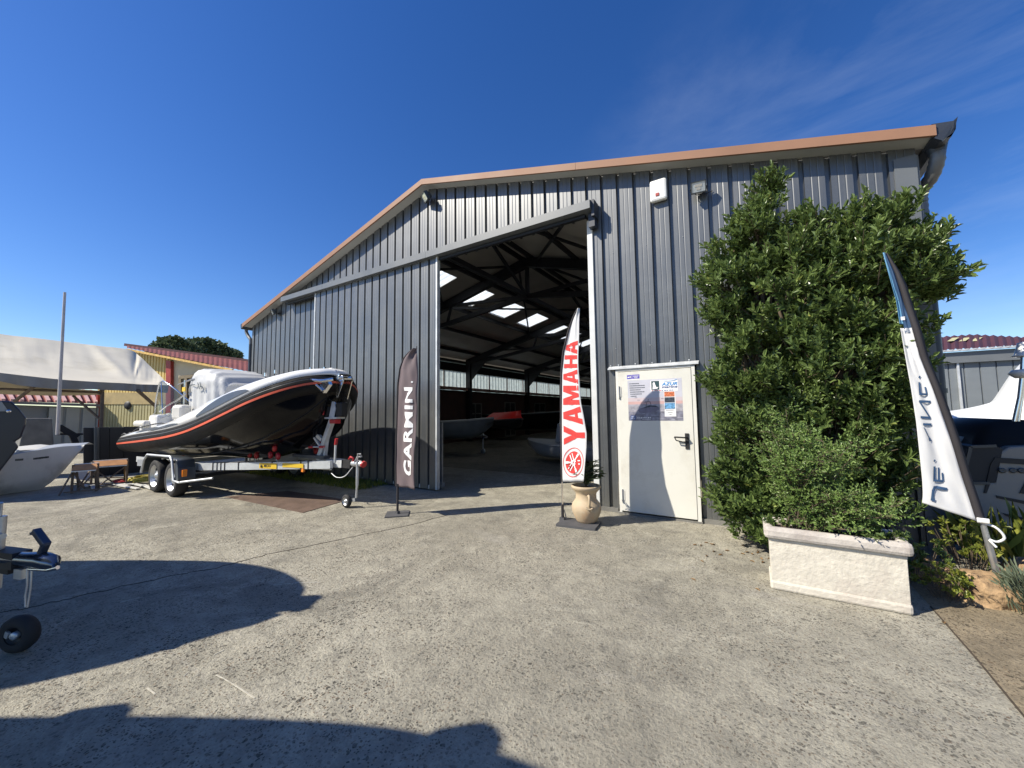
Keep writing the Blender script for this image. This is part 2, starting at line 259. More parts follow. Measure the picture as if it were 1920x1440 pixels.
# ------------------------------------------------------------------ mesh helpers
def tag(o, label=None, cat=None, group=None, kind=None):
    if label: o['label'] = label
    if cat: o['category'] = cat
    if group: o['group'] = group
    if kind: o['kind'] = kind
    return o
def thing(name, loc, label, cat, group=None):
    o = bpy.data.objects.new(name, None); COL.objects.link(o); o.location = Vector([float(c) for c in loc]); o.empty_display_size = .2
    return tag(o, label, cat, group)
def world_of(o):
    p = Vector((0, 0, 0))
    while o: p = p + o.location; o = o.parent
    return p
class MB:
    def __init__(s): s.v = []; s.f = []; s.m = []; s.sm = []; s.mats = []
    def mi(s, m):
        if m is None: return 0
        if m not in s.mats: s.mats.append(m)
        return s.mats.index(m)
    def add(s, vs, fs, m=None, smooth=False):
        k = len(s.v); s.v += [tuple(float(c) for c in p) for p in vs]; i = s.mi(m)
        for f in fs: s.f.append([k + j for j in f]); s.m.append(i); s.sm.append(smooth)
    def box(s, c, d, m=None, rz=0., rot=None):
        x, y, z = [a / 2 for a in d]; Rm = rot or Matrix.Rotation(rz, 3, 'Z'); c = Vector([float(a) for a in c])
        vs = [c + Rm @ Vector((sx * x, sy * y, sz * z)) for sz in (-1, 1) for sy in (-1, 1) for sx in (-1, 1)]
        s.add(vs, [(0, 2, 3, 1), (4, 5, 7, 6), (0, 1, 5, 4), (2, 6, 7, 3), (0, 4, 6, 2), (1, 3, 7, 5)], m)
    def beam(s, a, b, w, h, m=None, up=(0, 0, 1)):
        a = Vector([float(c) for c in a]); b = Vector([float(c) for c in b]); d = b - a; l = d.length; d.normalize(); u = Vector(up)
        x = d.cross(u)
        if x.length < 1e-4: x = d.cross(Vector((0, 1, 0)))
        x.normalize(); u = x.cross(d); Rm = Matrix((d, x, u)).transposed(); s.box((a + b) / 2, (l, w, h), m, rot=Rm)
    def tube(s, pts, r, n=8, m=None, cap=True, smooth=True):
        pts = [Vector([float(c) for c in p]) for p in pts]; rs = r if hasattr(r, '__len__') else [r] * len(pts)
        d0 = (pts[1] - pts[0]).normalized(); x = d0.orthogonal().normalized(); vs = []
        for i, p in enumerate(pts):
            d = (pts[min(i + 1, len(pts) - 1)] - pts[max(i - 1, 0)]).normalized(); x = (x - d * x.dot(d)).normalized(); y = d.cross(x)
            for k in range(n): a = 2 * math.pi * k / n; vs.append(p + (x * math.cos(a) + y * math.sin(a)) * rs[i])
        fs = [(i * n + k, i * n + (k + 1) % n, (i + 1) * n + (k + 1) % n, (i + 1) * n + k) for i in range(len(pts) - 1) for k in range(n)]
        s.add(vs, fs, m, smooth)
        if cap: s.add(vs[:n], [tuple(range(n - 1, -1, -1))], m); s.add(vs[-n:], [tuple(range(n))], m)
    def lathe(s, prof, c, axis=(0, 0, 1), n=32, m=None, smooth=True):
        ax = Vector(axis).normalized(); x = ax.orthogonal().normalized(); y = ax.cross(x); c = Vector([float(a) for a in c]); vs = []
        for r, h in prof:
            for k in range(n): a = 2 * math.pi * k / n; vs.append(c + ax * h + (x * math.cos(a) + y * math.sin(a)) * r)
        s.add(vs, [(i * n + k, i * n + (k + 1) % n, (i + 1) * n + (k + 1) % n, (i + 1) * n + k) for i in range(len(prof) - 1) for k in range(n)], m, smooth)
    def loft(s, rows, m=None, smooth=True, closed=False):
        n = len(rows[0]); vs = [p for r in rows for p in r]; q = n if closed else n - 1
        s.add(vs, [(i * n + k, i * n + (k + 1) % n, (i + 1) * n + (k + 1) % n, (i + 1) * n + k) for i in range(len(rows) - 1) for k in range(q)], m, smooth)
    def prism(s, poly, ext, m=None):
        ext = Vector([float(c) for c in ext]); poly = [Vector([float(c) for c in p]) for p in poly]; n = len(poly)
        s.add(poly + [p + ext for p in poly], [tuple(range(n))[::-1], tuple(range(n, 2 * n))] + [(k, (k + 1) % n, n + (k + 1) % n, n + k) for k in range(n)], m)
    def build(s, name, m=None, parent=None, fix=False, bevel=0.):
        me = bpy.data.meshes.new(name); off = world_of(parent) if parent else Vector((0, 0, 0))
        a = np.array(s.v) - np.array(off)
        me.from_pydata(a.tolist(), [], s.f)
        ms = s.mats or []
        if m and not ms: me.materials.append(m)
        for q in ms: me.materials.append(q)
        if ms: me.polygons.foreach_set('material_index', s.m)
        me.polygons.foreach_set('use_smooth', s.sm); me.update()
        if fix:
            bm = bmesh.new(); bm.from_mesh(me); bmesh.ops.remove_doubles(bm, verts=bm.verts, dist=.0004); bmesh.ops.recalc_face_normals(bm, faces=bm.faces); bm.to_mesh(me); bm.free()
        o = bpy.data.objects.new(name, me); COL.objects.link(o); o.parent = parent
        if bevel:
            b = o.modifiers.new('bevel', 'BEVEL'); b.width = bevel; b.segments = 2; b.limit_method = 'ANGLE'; b.angle_limit = .6
        return o
def part(name, fn, m, parent, **k):
    b = MB(); fn(b); return b.build(name, m, parent, **k)
def spline(keys, n):
    """Catmull-Rom through the keys, n samples."""
    K = np.array(keys, float); K = np.vstack([2 * K[0] - K[1], K, 2 * K[-1] - K[-2]]); out = []; q = len(K) - 3
    for i in range(n):
        t = i / (n - 1) * q; k = min(int(t), q - 1); t -= k; p0, p1, p2, p3 = K[k:k + 4]
        out.append(.5 * (2 * p1 + (p2 - p0) * t + (2 * p0 - 5 * p1 + 4 * p2 - p3) * t * t + (3 * p1 - p0 - 3 * p2 + p3) * t ** 3))
    return np.array(out)
def clad(b, a0, a1, zb, zt, pitch=.25, phase=0., w=.055, d=.05, fm=None, minor=True, m=None):
    """corrugated sheet: fm(a, depth, z) -> world; zb/zt functions of a."""
    pts = []; k0 = int(math.floor((a0 - phase) / pitch)) - 1
    for k in range(k0, int((a1 - a0) / pitch) + k0 + 4):
        g = phase + k * pitch
        pts += [(g - w / 2, 0), (g - w / 2 + .008, d), (g + w / 2 - .008, d), (g + w / 2, 0)]
        if minor:
            pan = pitch - w
            for q in (.33, .67):
                c = g + w / 2 + pan * q; pts += [(c - .009, 0), (c, .0028), (c + .009, 0)]
    P = [(a, dd) for a, dd in pts if a0 < a < a1]; P = [(a0, 0)] + P + [(a1, 0)]
    vs = []
    for a, dd in P: vs += [fm(a, dd, zb(a)), fm(a, dd, zt(a))]
    b.add(vs, [(2 * i, 2 * i + 2, 2 * i + 3, 2 * i + 1) for i in range(len(P) - 1)], m)
def curve_mesh(loops):
    """filled 2D outline (with holes) -> (verts, faces)"""
    c = bpy.data.curves.new('tmp', 'CURVE'); c.dimensions = '2D'; c.fill_mode = 'BOTH'
    for lp in loops:
        sp = c.splines.new('POLY'); sp.points.add(len(lp) - 1); sp.use_cyclic_u = True
        for p, q in zip(sp.points, lp): p.co = (q[0], q[1], 0, 1)
    return _grab(c)
def _grab(c):
    o = bpy.data.objects.new('tmp', c); me = bpy.data.meshes.new_from_object(o)
    v = [tuple(p.co[:2]) for p in me.vertices]; f = [tuple(p.vertices) for p in me.polygons]
    bpy.data.objects.remove(o); bpy.data.curves.remove(c); bpy.data.meshes.remove(me); return v, f
def text_mesh(s, bold=0., spacing=1., shear=0.):
    c = bpy.data.curves.new('tmp', 'FONT'); c.body = s; c.offset = bold; c.space_character = spacing; c.shear = shear; c.resolution_u = 3
    v, f = _grab(c); a = np.array(v); lo = a.min(0); hi = a.max(0)
    return [tuple((p - lo) / (hi - lo)) for p in a], f
def dice(v, f, nx, ny):
    bm = bmesh.new(); vs = [bm.verts.new((p[0], p[1], 0)) for p in v]
    for q in f:
        try: bm.faces.new([vs[i] for i in q])
        except ValueError: pass
    for n, ax in ((nx, 0), (ny, 1)):
        for k in range(1, n):
            co = [0, 0, 0]; co[ax] = k / n; no_ = [0, 0, 0]; no_[ax] = 1
            bmesh.ops.bisect_plane(bm, geom=bm.verts[:] + bm.edges[:] + bm.faces[:], plane_co=co, plane_no=no_, dist=1e-5)
    bm.verts.index_update(); r = [tuple(p.co[:2]) for p in bm.verts], [tuple(p.index for p in q.verts) for q in bm.faces]; bm.free(); return r
def leaves_obj(name, P, D, Nn, ln, wd, m, parent, rnd=None, fold=.25, stems=None, stem_m=None):
    """one small folded leaf per row: base P, direction D, normal Nn"""
    n = len(P); D = D / np.linalg.norm(D, axis=1, keepdims=True); Sd = np.cross(D, Nn); Sd /= (np.linalg.norm(Sd, axis=1, keepdims=True) + 1e-9); Nn = np.cross(Sd, D)
    ln = np.broadcast_to(ln, n)[:, None]; wd = np.broadcast_to(wd, n)[:, None]
    V = np.stack([P, P + D * ln * .3 + Sd * wd * .5 + Nn * wd * fold, P + D * ln * .72 + Sd * wd * .42 + Nn * wd * fold, P + D * ln - Nn * ln * .12,
                  P + D * ln * .72 - Sd * wd * .42 + Nn * wd * fold, P + D * ln * .3 - Sd * wd * .5 + Nn * wd * fold], 1).reshape(-1, 3)
    base = np.arange(n)[:, None] * 6
    F = np.concatenate([base + np.array([0, 1, 2, 3]), base + np.array([0, 3, 4, 5])], 1).reshape(-1, 4)
    sv = []; sf = []
    if stems is not None and len(stems.v): sv = stems.v; sf = stems.f
    off = np.array(world_of(parent)) if parent else np.zeros(3)
    V = (V - off).tolist() + (np.array(sv) - off).tolist() if len(sv) else (V - off).tolist()
    F = F.tolist() + [[i + n * 6 for i in f] for f in sf]
    me = bpy.data.meshes.new(name); me.from_pydata(V, [], F); me.materials.append(m)
    if rnd is None: rnd = rng.random(n)
    r = np.repeat(rnd, 2).tolist() + [0.] * len(sf)
    at = me.attributes.new('rnd', 'FLOAT', 'FACE'); at.data.foreach_set('value', r)
    if stem_m: me.materials.append(stem_m); me.polygons.foreach_set('material_index', [0] * (2 * n) + [1] * len(sf))
    o = bpy.data.objects.new(name, me); COL.objects.link(o); o.parent = parent; return o
def sprigs(C, A, nl, spread=.9, llen=.09, lw=.03, slen=.16, jitter=.25, axisjit=.3):
    """whorled sprigs at C along A -> leaf arrays"""
    n = len(C); A = A / np.linalg.norm(A, axis=1, keepdims=True) + rng.normal(0, axisjit, (n, 3)); A /= np.linalg.norm(A, axis=1, keepdims=True)
    t = np.cross(A, rng.normal(size=(n, 3))); t /= np.linalg.norm(t, axis=1, keepdims=True); b = np.cross(A, t)
    k = np.arange(nl); ph = k * 2.4
    pos = (k / max(nl - 1, 1))[None, :]
    rad = (t[:, None] * np.cos(ph)[None, :, None] + b[:, None] * np.sin(ph)[None, :, None])
    P = C[:, None] + A[:, None] * (pos * slen)[..., None]
    sp = spread * (1 - .55 * pos)[..., None]
    D = A[:, None] * (1 - .35 * sp) + rad * sp + rng.normal(0, jitter, (n, nl, 3)); Nn = A[:, None] - rad * .6 + rng.normal(0, .3, (n, nl, 3))
    L_ = llen * np.repeat(rng.uniform(.75, 1.2, n), nl) * rng.uniform(.7, 1.2, n * nl); r = np.clip(np.repeat(rng.random(n), nl) * .55 + rng.random(n * nl) * .45, 0, 1)
    return P.reshape(-1, 3), D.reshape(-1, 3), Nn.reshape(-1, 3), L_, lw * rng.uniform(.75, 1.2, n * nl), r
def in_ellipsoids(E, n, shell=.5):
    out = []; dirs = []; w = np.array([e[3] * e[4] * e[5] for e in E]) ** (2 / 3); w = w / w.sum()
    for e, c in zip(E, rng.multinomial(n, w)):
        d = rng.normal(size=(c, 3)); d /= np.linalg.norm(d, axis=1, keepdims=True); r = rng.uniform(shell ** 3, 1, c) ** (1 / 3)
        # lumpy outline
        lump = 1 + .13 * np.sin(d[:, 0] * 7 + e[0] * 9) * np.sin(d[:, 2] * 6 + e[2] * 5) + rng.normal(0, .05, c)
        out.append(np.array(e[:3]) + d * (r * lump)[:, None] * np.array(e[3:6])); dirs.append(d)
    return np.vstack(out), np.vstack(dirs)
# ================================================================== THE GROUND
b = MB(); b.add([(-160, -120, 0), (160, -120, 0), (160, 240, 0), (-160, 240, 0)], [(0, 1, 2, 3)])
g = b.build('ground', ground_m); tag(g, kind='structure')

# ================================================================== THE HANGAR
RX, RZ, SL = -5.6, 6.27, .265
XL, XR, FY = -13.05, 1.66, 5.77
def zg(x): return RZ - SL * abs(x - RX)
hangar = thing('hangar', (RX, 6, 0), 'large slate grey metal hangar with copper brown gable edge and tall open doorway', 'hangar')
wf = lambda a, d, z: (a, FY + d, z)
GP = -1.86
b = MB()
one = lambda v: (lambda a: v)
clad(b, XL, -5.58, one(0), lambda a: min(zg(a), 4.62) if a < -11 else 4.62, .252, GP, fm=wf)
for x0, x1 in ((XL, RX), (RX, -2.03)):
    clad(b, max(x0, -11.6), x1, lambda a: 4.62, lambda a: max(4.62, zg(a)), .252, GP, fm=wf)
clad(b, XL, -11.6, lambda a: min(zg(a), 4.62) - .001, zg, .252, GP, fm=wf)
clad(b, -2.028, -1.74, one(0), zg, .252, GP, fm=wf)
clad(b, -1.74, -.62, one(2.115), zg, .252, GP, fm=wf)
clad(b, -.62, XR, one(0), zg, .252, GP, fm=wf)
b.build('front_wall', clad_m, hangar)
b = MB()
clad(b, FY, 37, one(0), one(zg(XR) + .0), .252, 0, fm=lambda a, d, z: (XR - d, a, z), minor=False)
b.build('side_wall', clad_m, hangar)
# corner and opening trim
part('corner_trim', lambda b: (b.box((XR - .09, FY - .012, 2.13), (.18, .02, 4.26)), b.box((XR + .012, FY + .09, 2.13), (.02, .18, 4.26))), trim_m, hangar)
part('corner_trim', lambda b: (b.box((XL + .05, FY - .012, 2.1), (.11, .02, 4.2)),), trim_m, hangar)
part('door_jamb', lambda b: (b.box((-2.07, FY + .10, 2.28), (.085, .26, 4.56))), jamb_m, hangar)
part('door_jamb', lambda b: (b.box((-5.59, FY + .1, 2.31), (.05, .16, 4.62)),), steel_m, hangar)
# sliding door with its edge trims
b = MB(); DY = 5.60
clad(b, -9.42, -5.24, one(.03), one(4.66), .252, GP - .05, fm=lambda a, d, z: (a, DY + d, z))
sd = b.build('sliding_door', clad_m, hangar)
part('edge_trim', lambda b: (b.box((-9.435, DY + .03, 2.34), (.035, .085, 4.62)), b.box((-5.225, DY + .03, 2.34), (.035, .085, 4.62)), b.box((-7.33, DY + .045, .06), (4.15, .05, .07))), galvp_m, sd)
part('lining_panel', lambda b: b.box((-7.33, DY + .09, 2.34), (4.1, .03, 4.6)), innerd_m, sd)
# cover strip over the door rail
b = MB()
for x0, x1 in ((-10.95, -9.0), (-8.995, -5.45), (-5.445, -1.97)):
    b.prism([(x0, 5.50, 4.635), (x0, 5.50, 4.765), (x0, 5.62, 4.80), (x0, 5.75, 4.80), (x0, 5.75, 4.635)], (x1 - x0, 0, 0))
b.build('rail_cover', trim_m, hangar)
part('rail_end_cap', lambda b: (b.box((-1.945, 5.66, 4.66), (.045, .20, .26)), b.box((-1.99, 5.68, 4.50), (.10, .12, .22))), trimd_m, hangar)
part('door_rail', lambda b: b.box((-6.5, 5.66, 4.60), (8.8, .07, .05)), steel_m, hangar)
# roof: verge flashing, soffit, two slopes with rows of clear sheets let in
YF = 5.545
def slope_quad(b, xa, xb, y0, y1, dz0, dz1, m=None):
    b.prism([(xa, y0, zg(xa) + dz0), (xb, y0, zg(xb) + dz0), (xb, y0, zg(xb) + dz1), (xa, y0, zg(xa) + dz1)], (0, y1 - y0, 0), m)
EL, ER = -13.24, 1.76
b = MB()
for xa, xb in ((EL, -9.6), (-9.596, RX), (RX, -2.2), (-2.196, ER)): slope_quad(b, xa, xb, YF - .012, YF + .02, -.02, .095)
for xa, xb in ((EL, RX), (RX, ER)): slope_quad(b, xa, xb, YF + .02, YF + .16, .088, .098)
b.build('verge_flashing', copper_m, hangar)
b = MB()
for xa, xb in ((EL, RX), (RX, ER)): slope_quad(b, xa, xb, YF + .021, FY + .03, -.006, .004)
b.build('soffit', soffit_m, hangar)
SKY = [(6.6, 7.1), (8.2, 9.12), (10.15, 11.2), (12.2, 13.4), (14.45, 15.55), (16.7, 17.75), (19.0, 20.0), (21.2, 22.3), (23.5, 24.6)]
holesL = [(-8.72, -7.66, a, c) for a, c in SKY]; holesR = [(-3.54, -2.48, a, c) for a, c in SKY[2:]]
b = MB()
for (xa, xb, H_) in ((EL, RX, holesL), (RX, ER, holesR)):
    xs = [xa, H_[0][0], H_[0][1], xb]; ys = [FY + .03] + [y for h_ in H_ for y in (h_[2], h_[3])] + [37.]
    for i in range(3):
        for j in range(len(ys) - 1):
            if i == 1 and j % 2 == 1: continue
            slope_quad(b, xs[i], xs[i + 1], ys[j], ys[j + 1], .012, .085)
b.build('roof', ceil_m, hangar)
for H_ in (holesL, holesR):
    for (xa, xb, y0, y1) in H_:
        b = MB(); n = 12; rows = []
        for k in range(n + 1):
            y = y0 + (y1 - y0) * k / n; dz = .03 + (.035 if k % 3 else 0.)
            rows.append([(xa, y, zg(xa) + dz), (xb, y, zg(xb) + dz)])
        b.loft(rows, smooth=False); b.build('skylight', skyl_m, hangar)
# gutters and downpipes
def gutter(x, s):
    b = MB(); z = zg(x) + .02
    prof = [(0, .10), (0, -.03), (.05, -.07), (.11, -.06), (.14, 0), (.15, .07), (.165, .07), (.155, -.02), (.12, -.085), (.05, -.09), (-.015, -.04), (-.015, .10)]
    b.loft([[(x + s * p, y, z + q) for p, q in prof] for y in (5.56, 37)], smooth=False, closed=True)
    b.add([(x + s * p, 5.557, z + q) for p, q in prof[:6]], [tuple(range(6))])
    return b.build('gutter', trimd_m, hangar)
gutter(ER - .01, 1); gutter(EL + .01, -1)
def pipe(top, keys, zbot, r, name='downpipe'):
    b = MB(); P = spline(keys, 26); rs = [r * (1.0 + (.10 if i % 2 else 0)) for i in range(26)]
    b.tube(P, rs, 14); o = b.build('downpipe_elbow', mat('dull_zinc_elbow', (.16, .165, .17), .5, .5, .15, 8), hangar)
    e = keys[-1]; part(name, lambda b: (b.tube([(e[0], e[1], e[2] + .02), (e[0], e[1], zbot)], r * 1.05, 14), *[b.tube([(e[0], e[1], z), (e[0], e[1], z - .05)], r * 1.22, 14) for z in (3.2, 1.7)]), trimd_m, hangar)
pipe(0, [(1.83, 5.80, 4.30), (1.83, 5.80, 4.16), (1.80, 5.88, 4.02), (1.745, 6.0, 3.93), (1.735, 6.02, 3.80), (1.735, 6.02, 3.6)], .06, .062)
pipe(0, [(-13.33, 5.7, 4.22), (-13.33, 5.7, 4.12), (-13.25, 5.72, 3.98), (-13.13, 5.74, 3.85), (-13.11, 5.74, 3.7)], .1, .045)
part('gutter_outlet', lambda b: b.tube([(1.83, 5.80, 4.36), (1.83, 5.80, 4.22)], [.10, .07], 14), trimd_m, hangar)
part('verge_end_cap', lambda b: b.prism([(ER - .02, YF - .005, zg(ER) - .04), (ER + .17, YF + .02, zg(ER) + .13), (ER + .13, YF + .02, zg(ER) - .02), (ER + .04, YF - .002, zg(ER) - .09)], (0, .02, 0)), trimd_m, hangar)
# steel frames inside
FRY = [9.95, 16.15, 22.4, 28.6, 34.8]
for s in (-1, 1):
    xe = RX + s * 7.1; ze = zg(xe) - .05; part('corner_column', lambda b: b.box((xe, 5.95, ze / 2), (.28, .20, ze)), steel_m, hangar)
for fy in FRY:
    b = MB()
    for s, xe in ((-1, -12.75), (1, 1.45)):
        ze = zg(xe) - .05
        b.box((xe, fy, ze / 2), (.28, .20, ze))
        if fy > 6:
            b.prism([(xe - s * .14, fy - .03, ze - 1.15), (xe - s * 1.5, fy - .03, zg(xe - s * 1.5) - .25), (xe - s * .14, fy - .03, ze)], (0, .06, 0))
            b.beam((xe, fy, ze - .12), (RX, fy, RZ - .22), .16, .28)
    b.build('portal_frame', steel_m, hangar)
for fy in FRY[:4]:
    b = MB(); zc = 5.0
    b.beam((-12.6, fy, 4.05), (RX, fy, zc), .12, .14); b.beam((1.3, fy, 4.08), (RX, fy, zc), .12, .14)
    b.beam((RX, fy, zc), (RX, fy, RZ - .3), .10, .10)
    for s in (-1, 1):
        b.beam((RX, fy, zc), (RX + s * 3., fy, zg(RX + s * 3) - .3), .09, .09)
        b.beam((RX + s * 3.2, fy, zc - .42), (RX + s * 3., fy, zg(RX + s * 3) - .3), .07, .07)
        b.beam((RX + s * 3.2, fy, zc - .42), (RX + s * 5., fy, zg(RX + s * 5) - .3), .07, .07)
    b.build('roof_truss', steel_m, hangar)
b = MB()
for x in (-12, -10.4, -9.0, -7.2, -5.75, -5.45, -4.0, -2.2, -.8, .6):
    b.box((x, 21.3, zg(x) - .055), (.07, 30.6, .13))
b.build('purlins', steel_m, hangar)
b = MB()
seq = [5.95] + FRY
for y0, y1 in zip(seq[:-1], seq[1:]):
    for s in (-1, 1):
        xa, xb, xc = RX + s * .3, RX + s * 3.4, RX + s * 6.6
        b.beam((xa, y0, zg(xa) - .2), (xb, y1, zg(xb) - .2), .06, .06); b.beam((xb, y0, zg(xb) - .2), (xa, y1, zg(xa) - .2), .06, .06)
    b.beam((RX, y0, 5.0), (RX, (y0 + y1) / 2, RZ - .25), .07, .07); b.beam((RX, (y0 + y1) / 2, RZ - .25), (RX, y1, 5.0), .07, .07)
    b.beam((RX, y0, 5.0), (RX, y1, 5.0), .10, .12)
b.build('roof_bracing', steel_m, hangar)
# inner left wall: brown wall, ledge, ribbon of translucent sheets, dark band, slit of light
XW = -12.98
part('inner_wall', lambda b: b.box((XW, 21.4, 1.33), (.10, 31.1, 2.66)), brick_m, hangar)
b = MB()
for k in range(62):
    y = 6.0 + k * .5; b.box((XW + .10, y + .25, 2.745 + (k % 2) * .006), (.26, .49, .15))
b.build('ledge', pink_m, hangar)
b = MB(); clad(b, 6, 37, one(2.84), one(3.66), .3, .1, .05, .03, fm=lambda a, d, z: (XW - d, a, z), minor=False); b.build('translucent_panel', sheet_m, hangar)
for k in range(16): part('batten', lambda b: b.box((XW + .03, 6.6 + k * 1.95, 3.24), (.04, .05, .84)), pink_m, hangar)
part('eave_band', lambda b: b.box((XW, 21.4, 3.86), (.10, 31.1, .40)), innerd_m, hangar)
part('eave_slit', lambda b: b.box((XW, 21.4, 4.09), (.02, 31.1, .05)), sheet_m, hangar)
part('eave_band', lambda b: b.box((XW, 21.4, 4.19), (.06, 31.1, .13)), innerd_m, hangar)
for y, z0, z1, w_ in ((13.0, .9, 2.1, 1.0), (16.9, .9, 2.0, 1.1), (20.5, 0.05, 2.1, 1.2), (24.5, .9, 2.1, 1.6), (29, .9, 2.1, 1.2)):
    f = part('window', lambda b: [b.box((XW + .07, y + a * w_ / 2, (z0 + z1) / 2), (.05, .07, z1 - z0)) for a in (-1, 0, 1)] + [b.box((XW + .07, y, z), (.052, w_ + .07, .07)) for z in (z0, z1, (z0 + z1) / 2)], conc_m, hangar)
    part('pane', lambda b: b.box((XW + .055, y, (z0 + z1) / 2), (.012, w_, z1 - z0)), ink_m, f)
part('back_wall', lambda b: b.prism([(XL, 37.02, 0), (XR, 37.02, 0), (XR, 37.02, zg(XR)), (RX, 37.02, RZ), (XL, 37.02, zg(XL))], (0, .1, 0)), innerd_m, hangar)
part('inner_lining', lambda b: (b.box((XR - .10, 21.3, 2.1), (.05, 31, 4.2))), innerd_m, hangar)
# service door
sdr = part('service_door', lambda b: b.box((-1.18, FY - .035, 1.06), (1.0, .05, 2.03)), mat('scuffed_door_paint', (.66, .65, .59), .4, 0, .05, 1.5, .0015, 2.5, stain=(.57, .55, .48), stscale=1.6), hangar, bevel=.004)
part('frame', lambda b: (b.box((-1.70, FY - .022, 1.055), (.035, .06, 2.11)), b.box((-.655, FY - .022, 1.055), (.045, .06, 2.11)), b.box((-1.18, FY - .022, 2.10), (1.0, .06, .03))), white_m, sdr)
for z in (1.78, .27):
    part('hinge', lambda b: (b.tube([(-1.672, FY - .075, z - .09), (-1.672, FY - .075, z + .09)], .014, 10), b.box((-1.66, FY - .063, z), (.05, .008, .14))), white_m, sdr)
b = MB(); hx, hz = -.765, 1.10
b.box((hx, FY - .066, hz - .02), (.048, .012, .21)); b.tube([(hx, FY - .07, hz + .03), (hx, FY - .12, hz + .03), (hx - .03, FY - .125, hz + .03), (hx - .15, FY - .12, hz + .035)], .011, 8)
b.tube([(hx - .15, FY - .12, hz + .035), (hx - .13, FY - .115, hz - .01), (hx - .05, FY - .105, hz - .03), (hx, FY - .075, hz - .03)], .008, 8)
b.build('handle', black_m, sdr)
part('rain_hood', lambda b: (b.prism([(-1.83, FY, 2.175), (-1.83, FY - .075, 2.135), (-1.83, FY - .075, 2.12), (-1.83, FY, 2.13)], (1.25, 0, 0))), galvp_m, hangar)
b = MB()
for x in (-1.72, -1.60, -1.35, -1.11, -.86, -.62): b.lathe([(.011, 0), (.011, .008), (0, .012)], (x - .08, FY, 2.19), (0, -1, 0), 8)
for x in np.arange(-12.9, 1.6, .504):
    for z in (.45, 2.45, 3.95):
        if x < -5.5 or x > -1.95:
            if z > 3 and x > 1.2: continue
            b.lathe([(.007, 0), (.007, .004), (0, .007)], (x + .1, FY, z), (0, -1, 0), 6)
b.build('cladding_screws', galv_m, hangar)
part('door_sill', lambda b: b.box((-1.18, FY + .01, .012), (1.12, .14, .024)), conc_m, hangar)
part('floor_kerb', lambda b: (b.box((-.45 + .9, FY + .03, .03), (2.2, .10, .06)), b.box((-1.89, FY + .03, .03), (.28, .10, .06))), conc_m, hangar)

# ---- fixtures on the gable
def floodlight(loc, tilt, yaw, label, sc=1.):
    t = thing('floodlight', loc, label, 'floodlight', 'floodlights on the gable')
    L0 = Vector(loc); Rm = Matrix.Rotation(yaw, 3, 'Z') @ Matrix.Rotation(tilt, 3, 'X')
    c = L0 + Vector((0, -.13 * sc, -.02))
    def T(p): return c + Rm @ (Vector(p) * sc)
    b = MB(); b.box(T((0, 0, 0)), (.19 * sc, .05 * sc, .15 * sc), rot=Rm); b.box(T((0, .04, 0)), (.12 * sc, .04 * sc, .10 * sc), rot=Rm)
    for k in range(-3, 4): b.box(T((k * .018, .07, 0)), (.004, .03 * sc, .09 * sc), rot=Rm)
    b.build('housing', fend_m, t)
    b = MB()
    for a, c_, d in (((0, -.03, .068), 0, (.19, .014, .014)), ((0, -.03, -.068), 0, (.19, .014, .014)), ((.088, -.03, 0), 0, (.014, .014, .15)), ((-.088, -.03, 0), 0, (.014, .014, .15))):
        b.box(T(a), tuple(q * sc for q in d), rot=Rm)
    b.build('bezel', fend_m, t)
    part('lens', lambda b: (b.box(T((0, -.028, 0)), (.162 * sc, .004, .122 * sc), rot=Rm)), lampg_m, t)
    part('reflector', lambda b: (b.box(T((0, -.032, .02)), (.09 * sc, .004, .03 * sc), rot=Rm), b.box(T((0, -.032, -.02)), (.05 * sc, .004, .03 * sc), rot=Rm)), chrome_m, t)
    part('bracket', lambda b: (b.tube([T((-.10, .0, 0)), T((-.10, .05, -.03)), L0 + Vector((-.03, -.01, -.06)), L0 + Vector((.03, -.01, -.06)), T((.10, .05, -.03)), T((.10, 0, 0))], .006, 6), b.tube([L0 + Vector((.02, -.01, -.03)), L0 + Vector((.09, -.02, -.08)), L0 + Vector((.16, -.01, -.06))], .005, 6)), black_m, t)
    return t
floodlight((-.47, FY - .005, 4.55), .35, .12, 'small floodlight to the right of the white alarm box above the shrub')
floodlight((-5.55, FY - .005, 6.02), .55, -.5, 'grey floodlight under the ridge of the gable', 1.15)
floodlight((-11.6, FY - .005, 4.50), .4, -.3, 'small floodlight low on the left end of the gable by the gutter')
t = thing('alarm_box', (-1.0, FY, 4.70), 'white rounded alarm siren box with a red spot high on the grey wall', 'alarm box')
o = part('cover', lambda b: b.box((-1.0, FY - .045, 4.70), (.235, .085, .32)), white2_m, t, bevel=.03)
part('beacon', lambda b: b.box((-1.01, FY - .092, 4.625), (.05, .012, .045)), redp_m, t, bevel=.004)
part('back_plate', lambda b: b.box((-1.0, FY - .006, 4.70), (.21, .012, .29)), trimd_m, t)

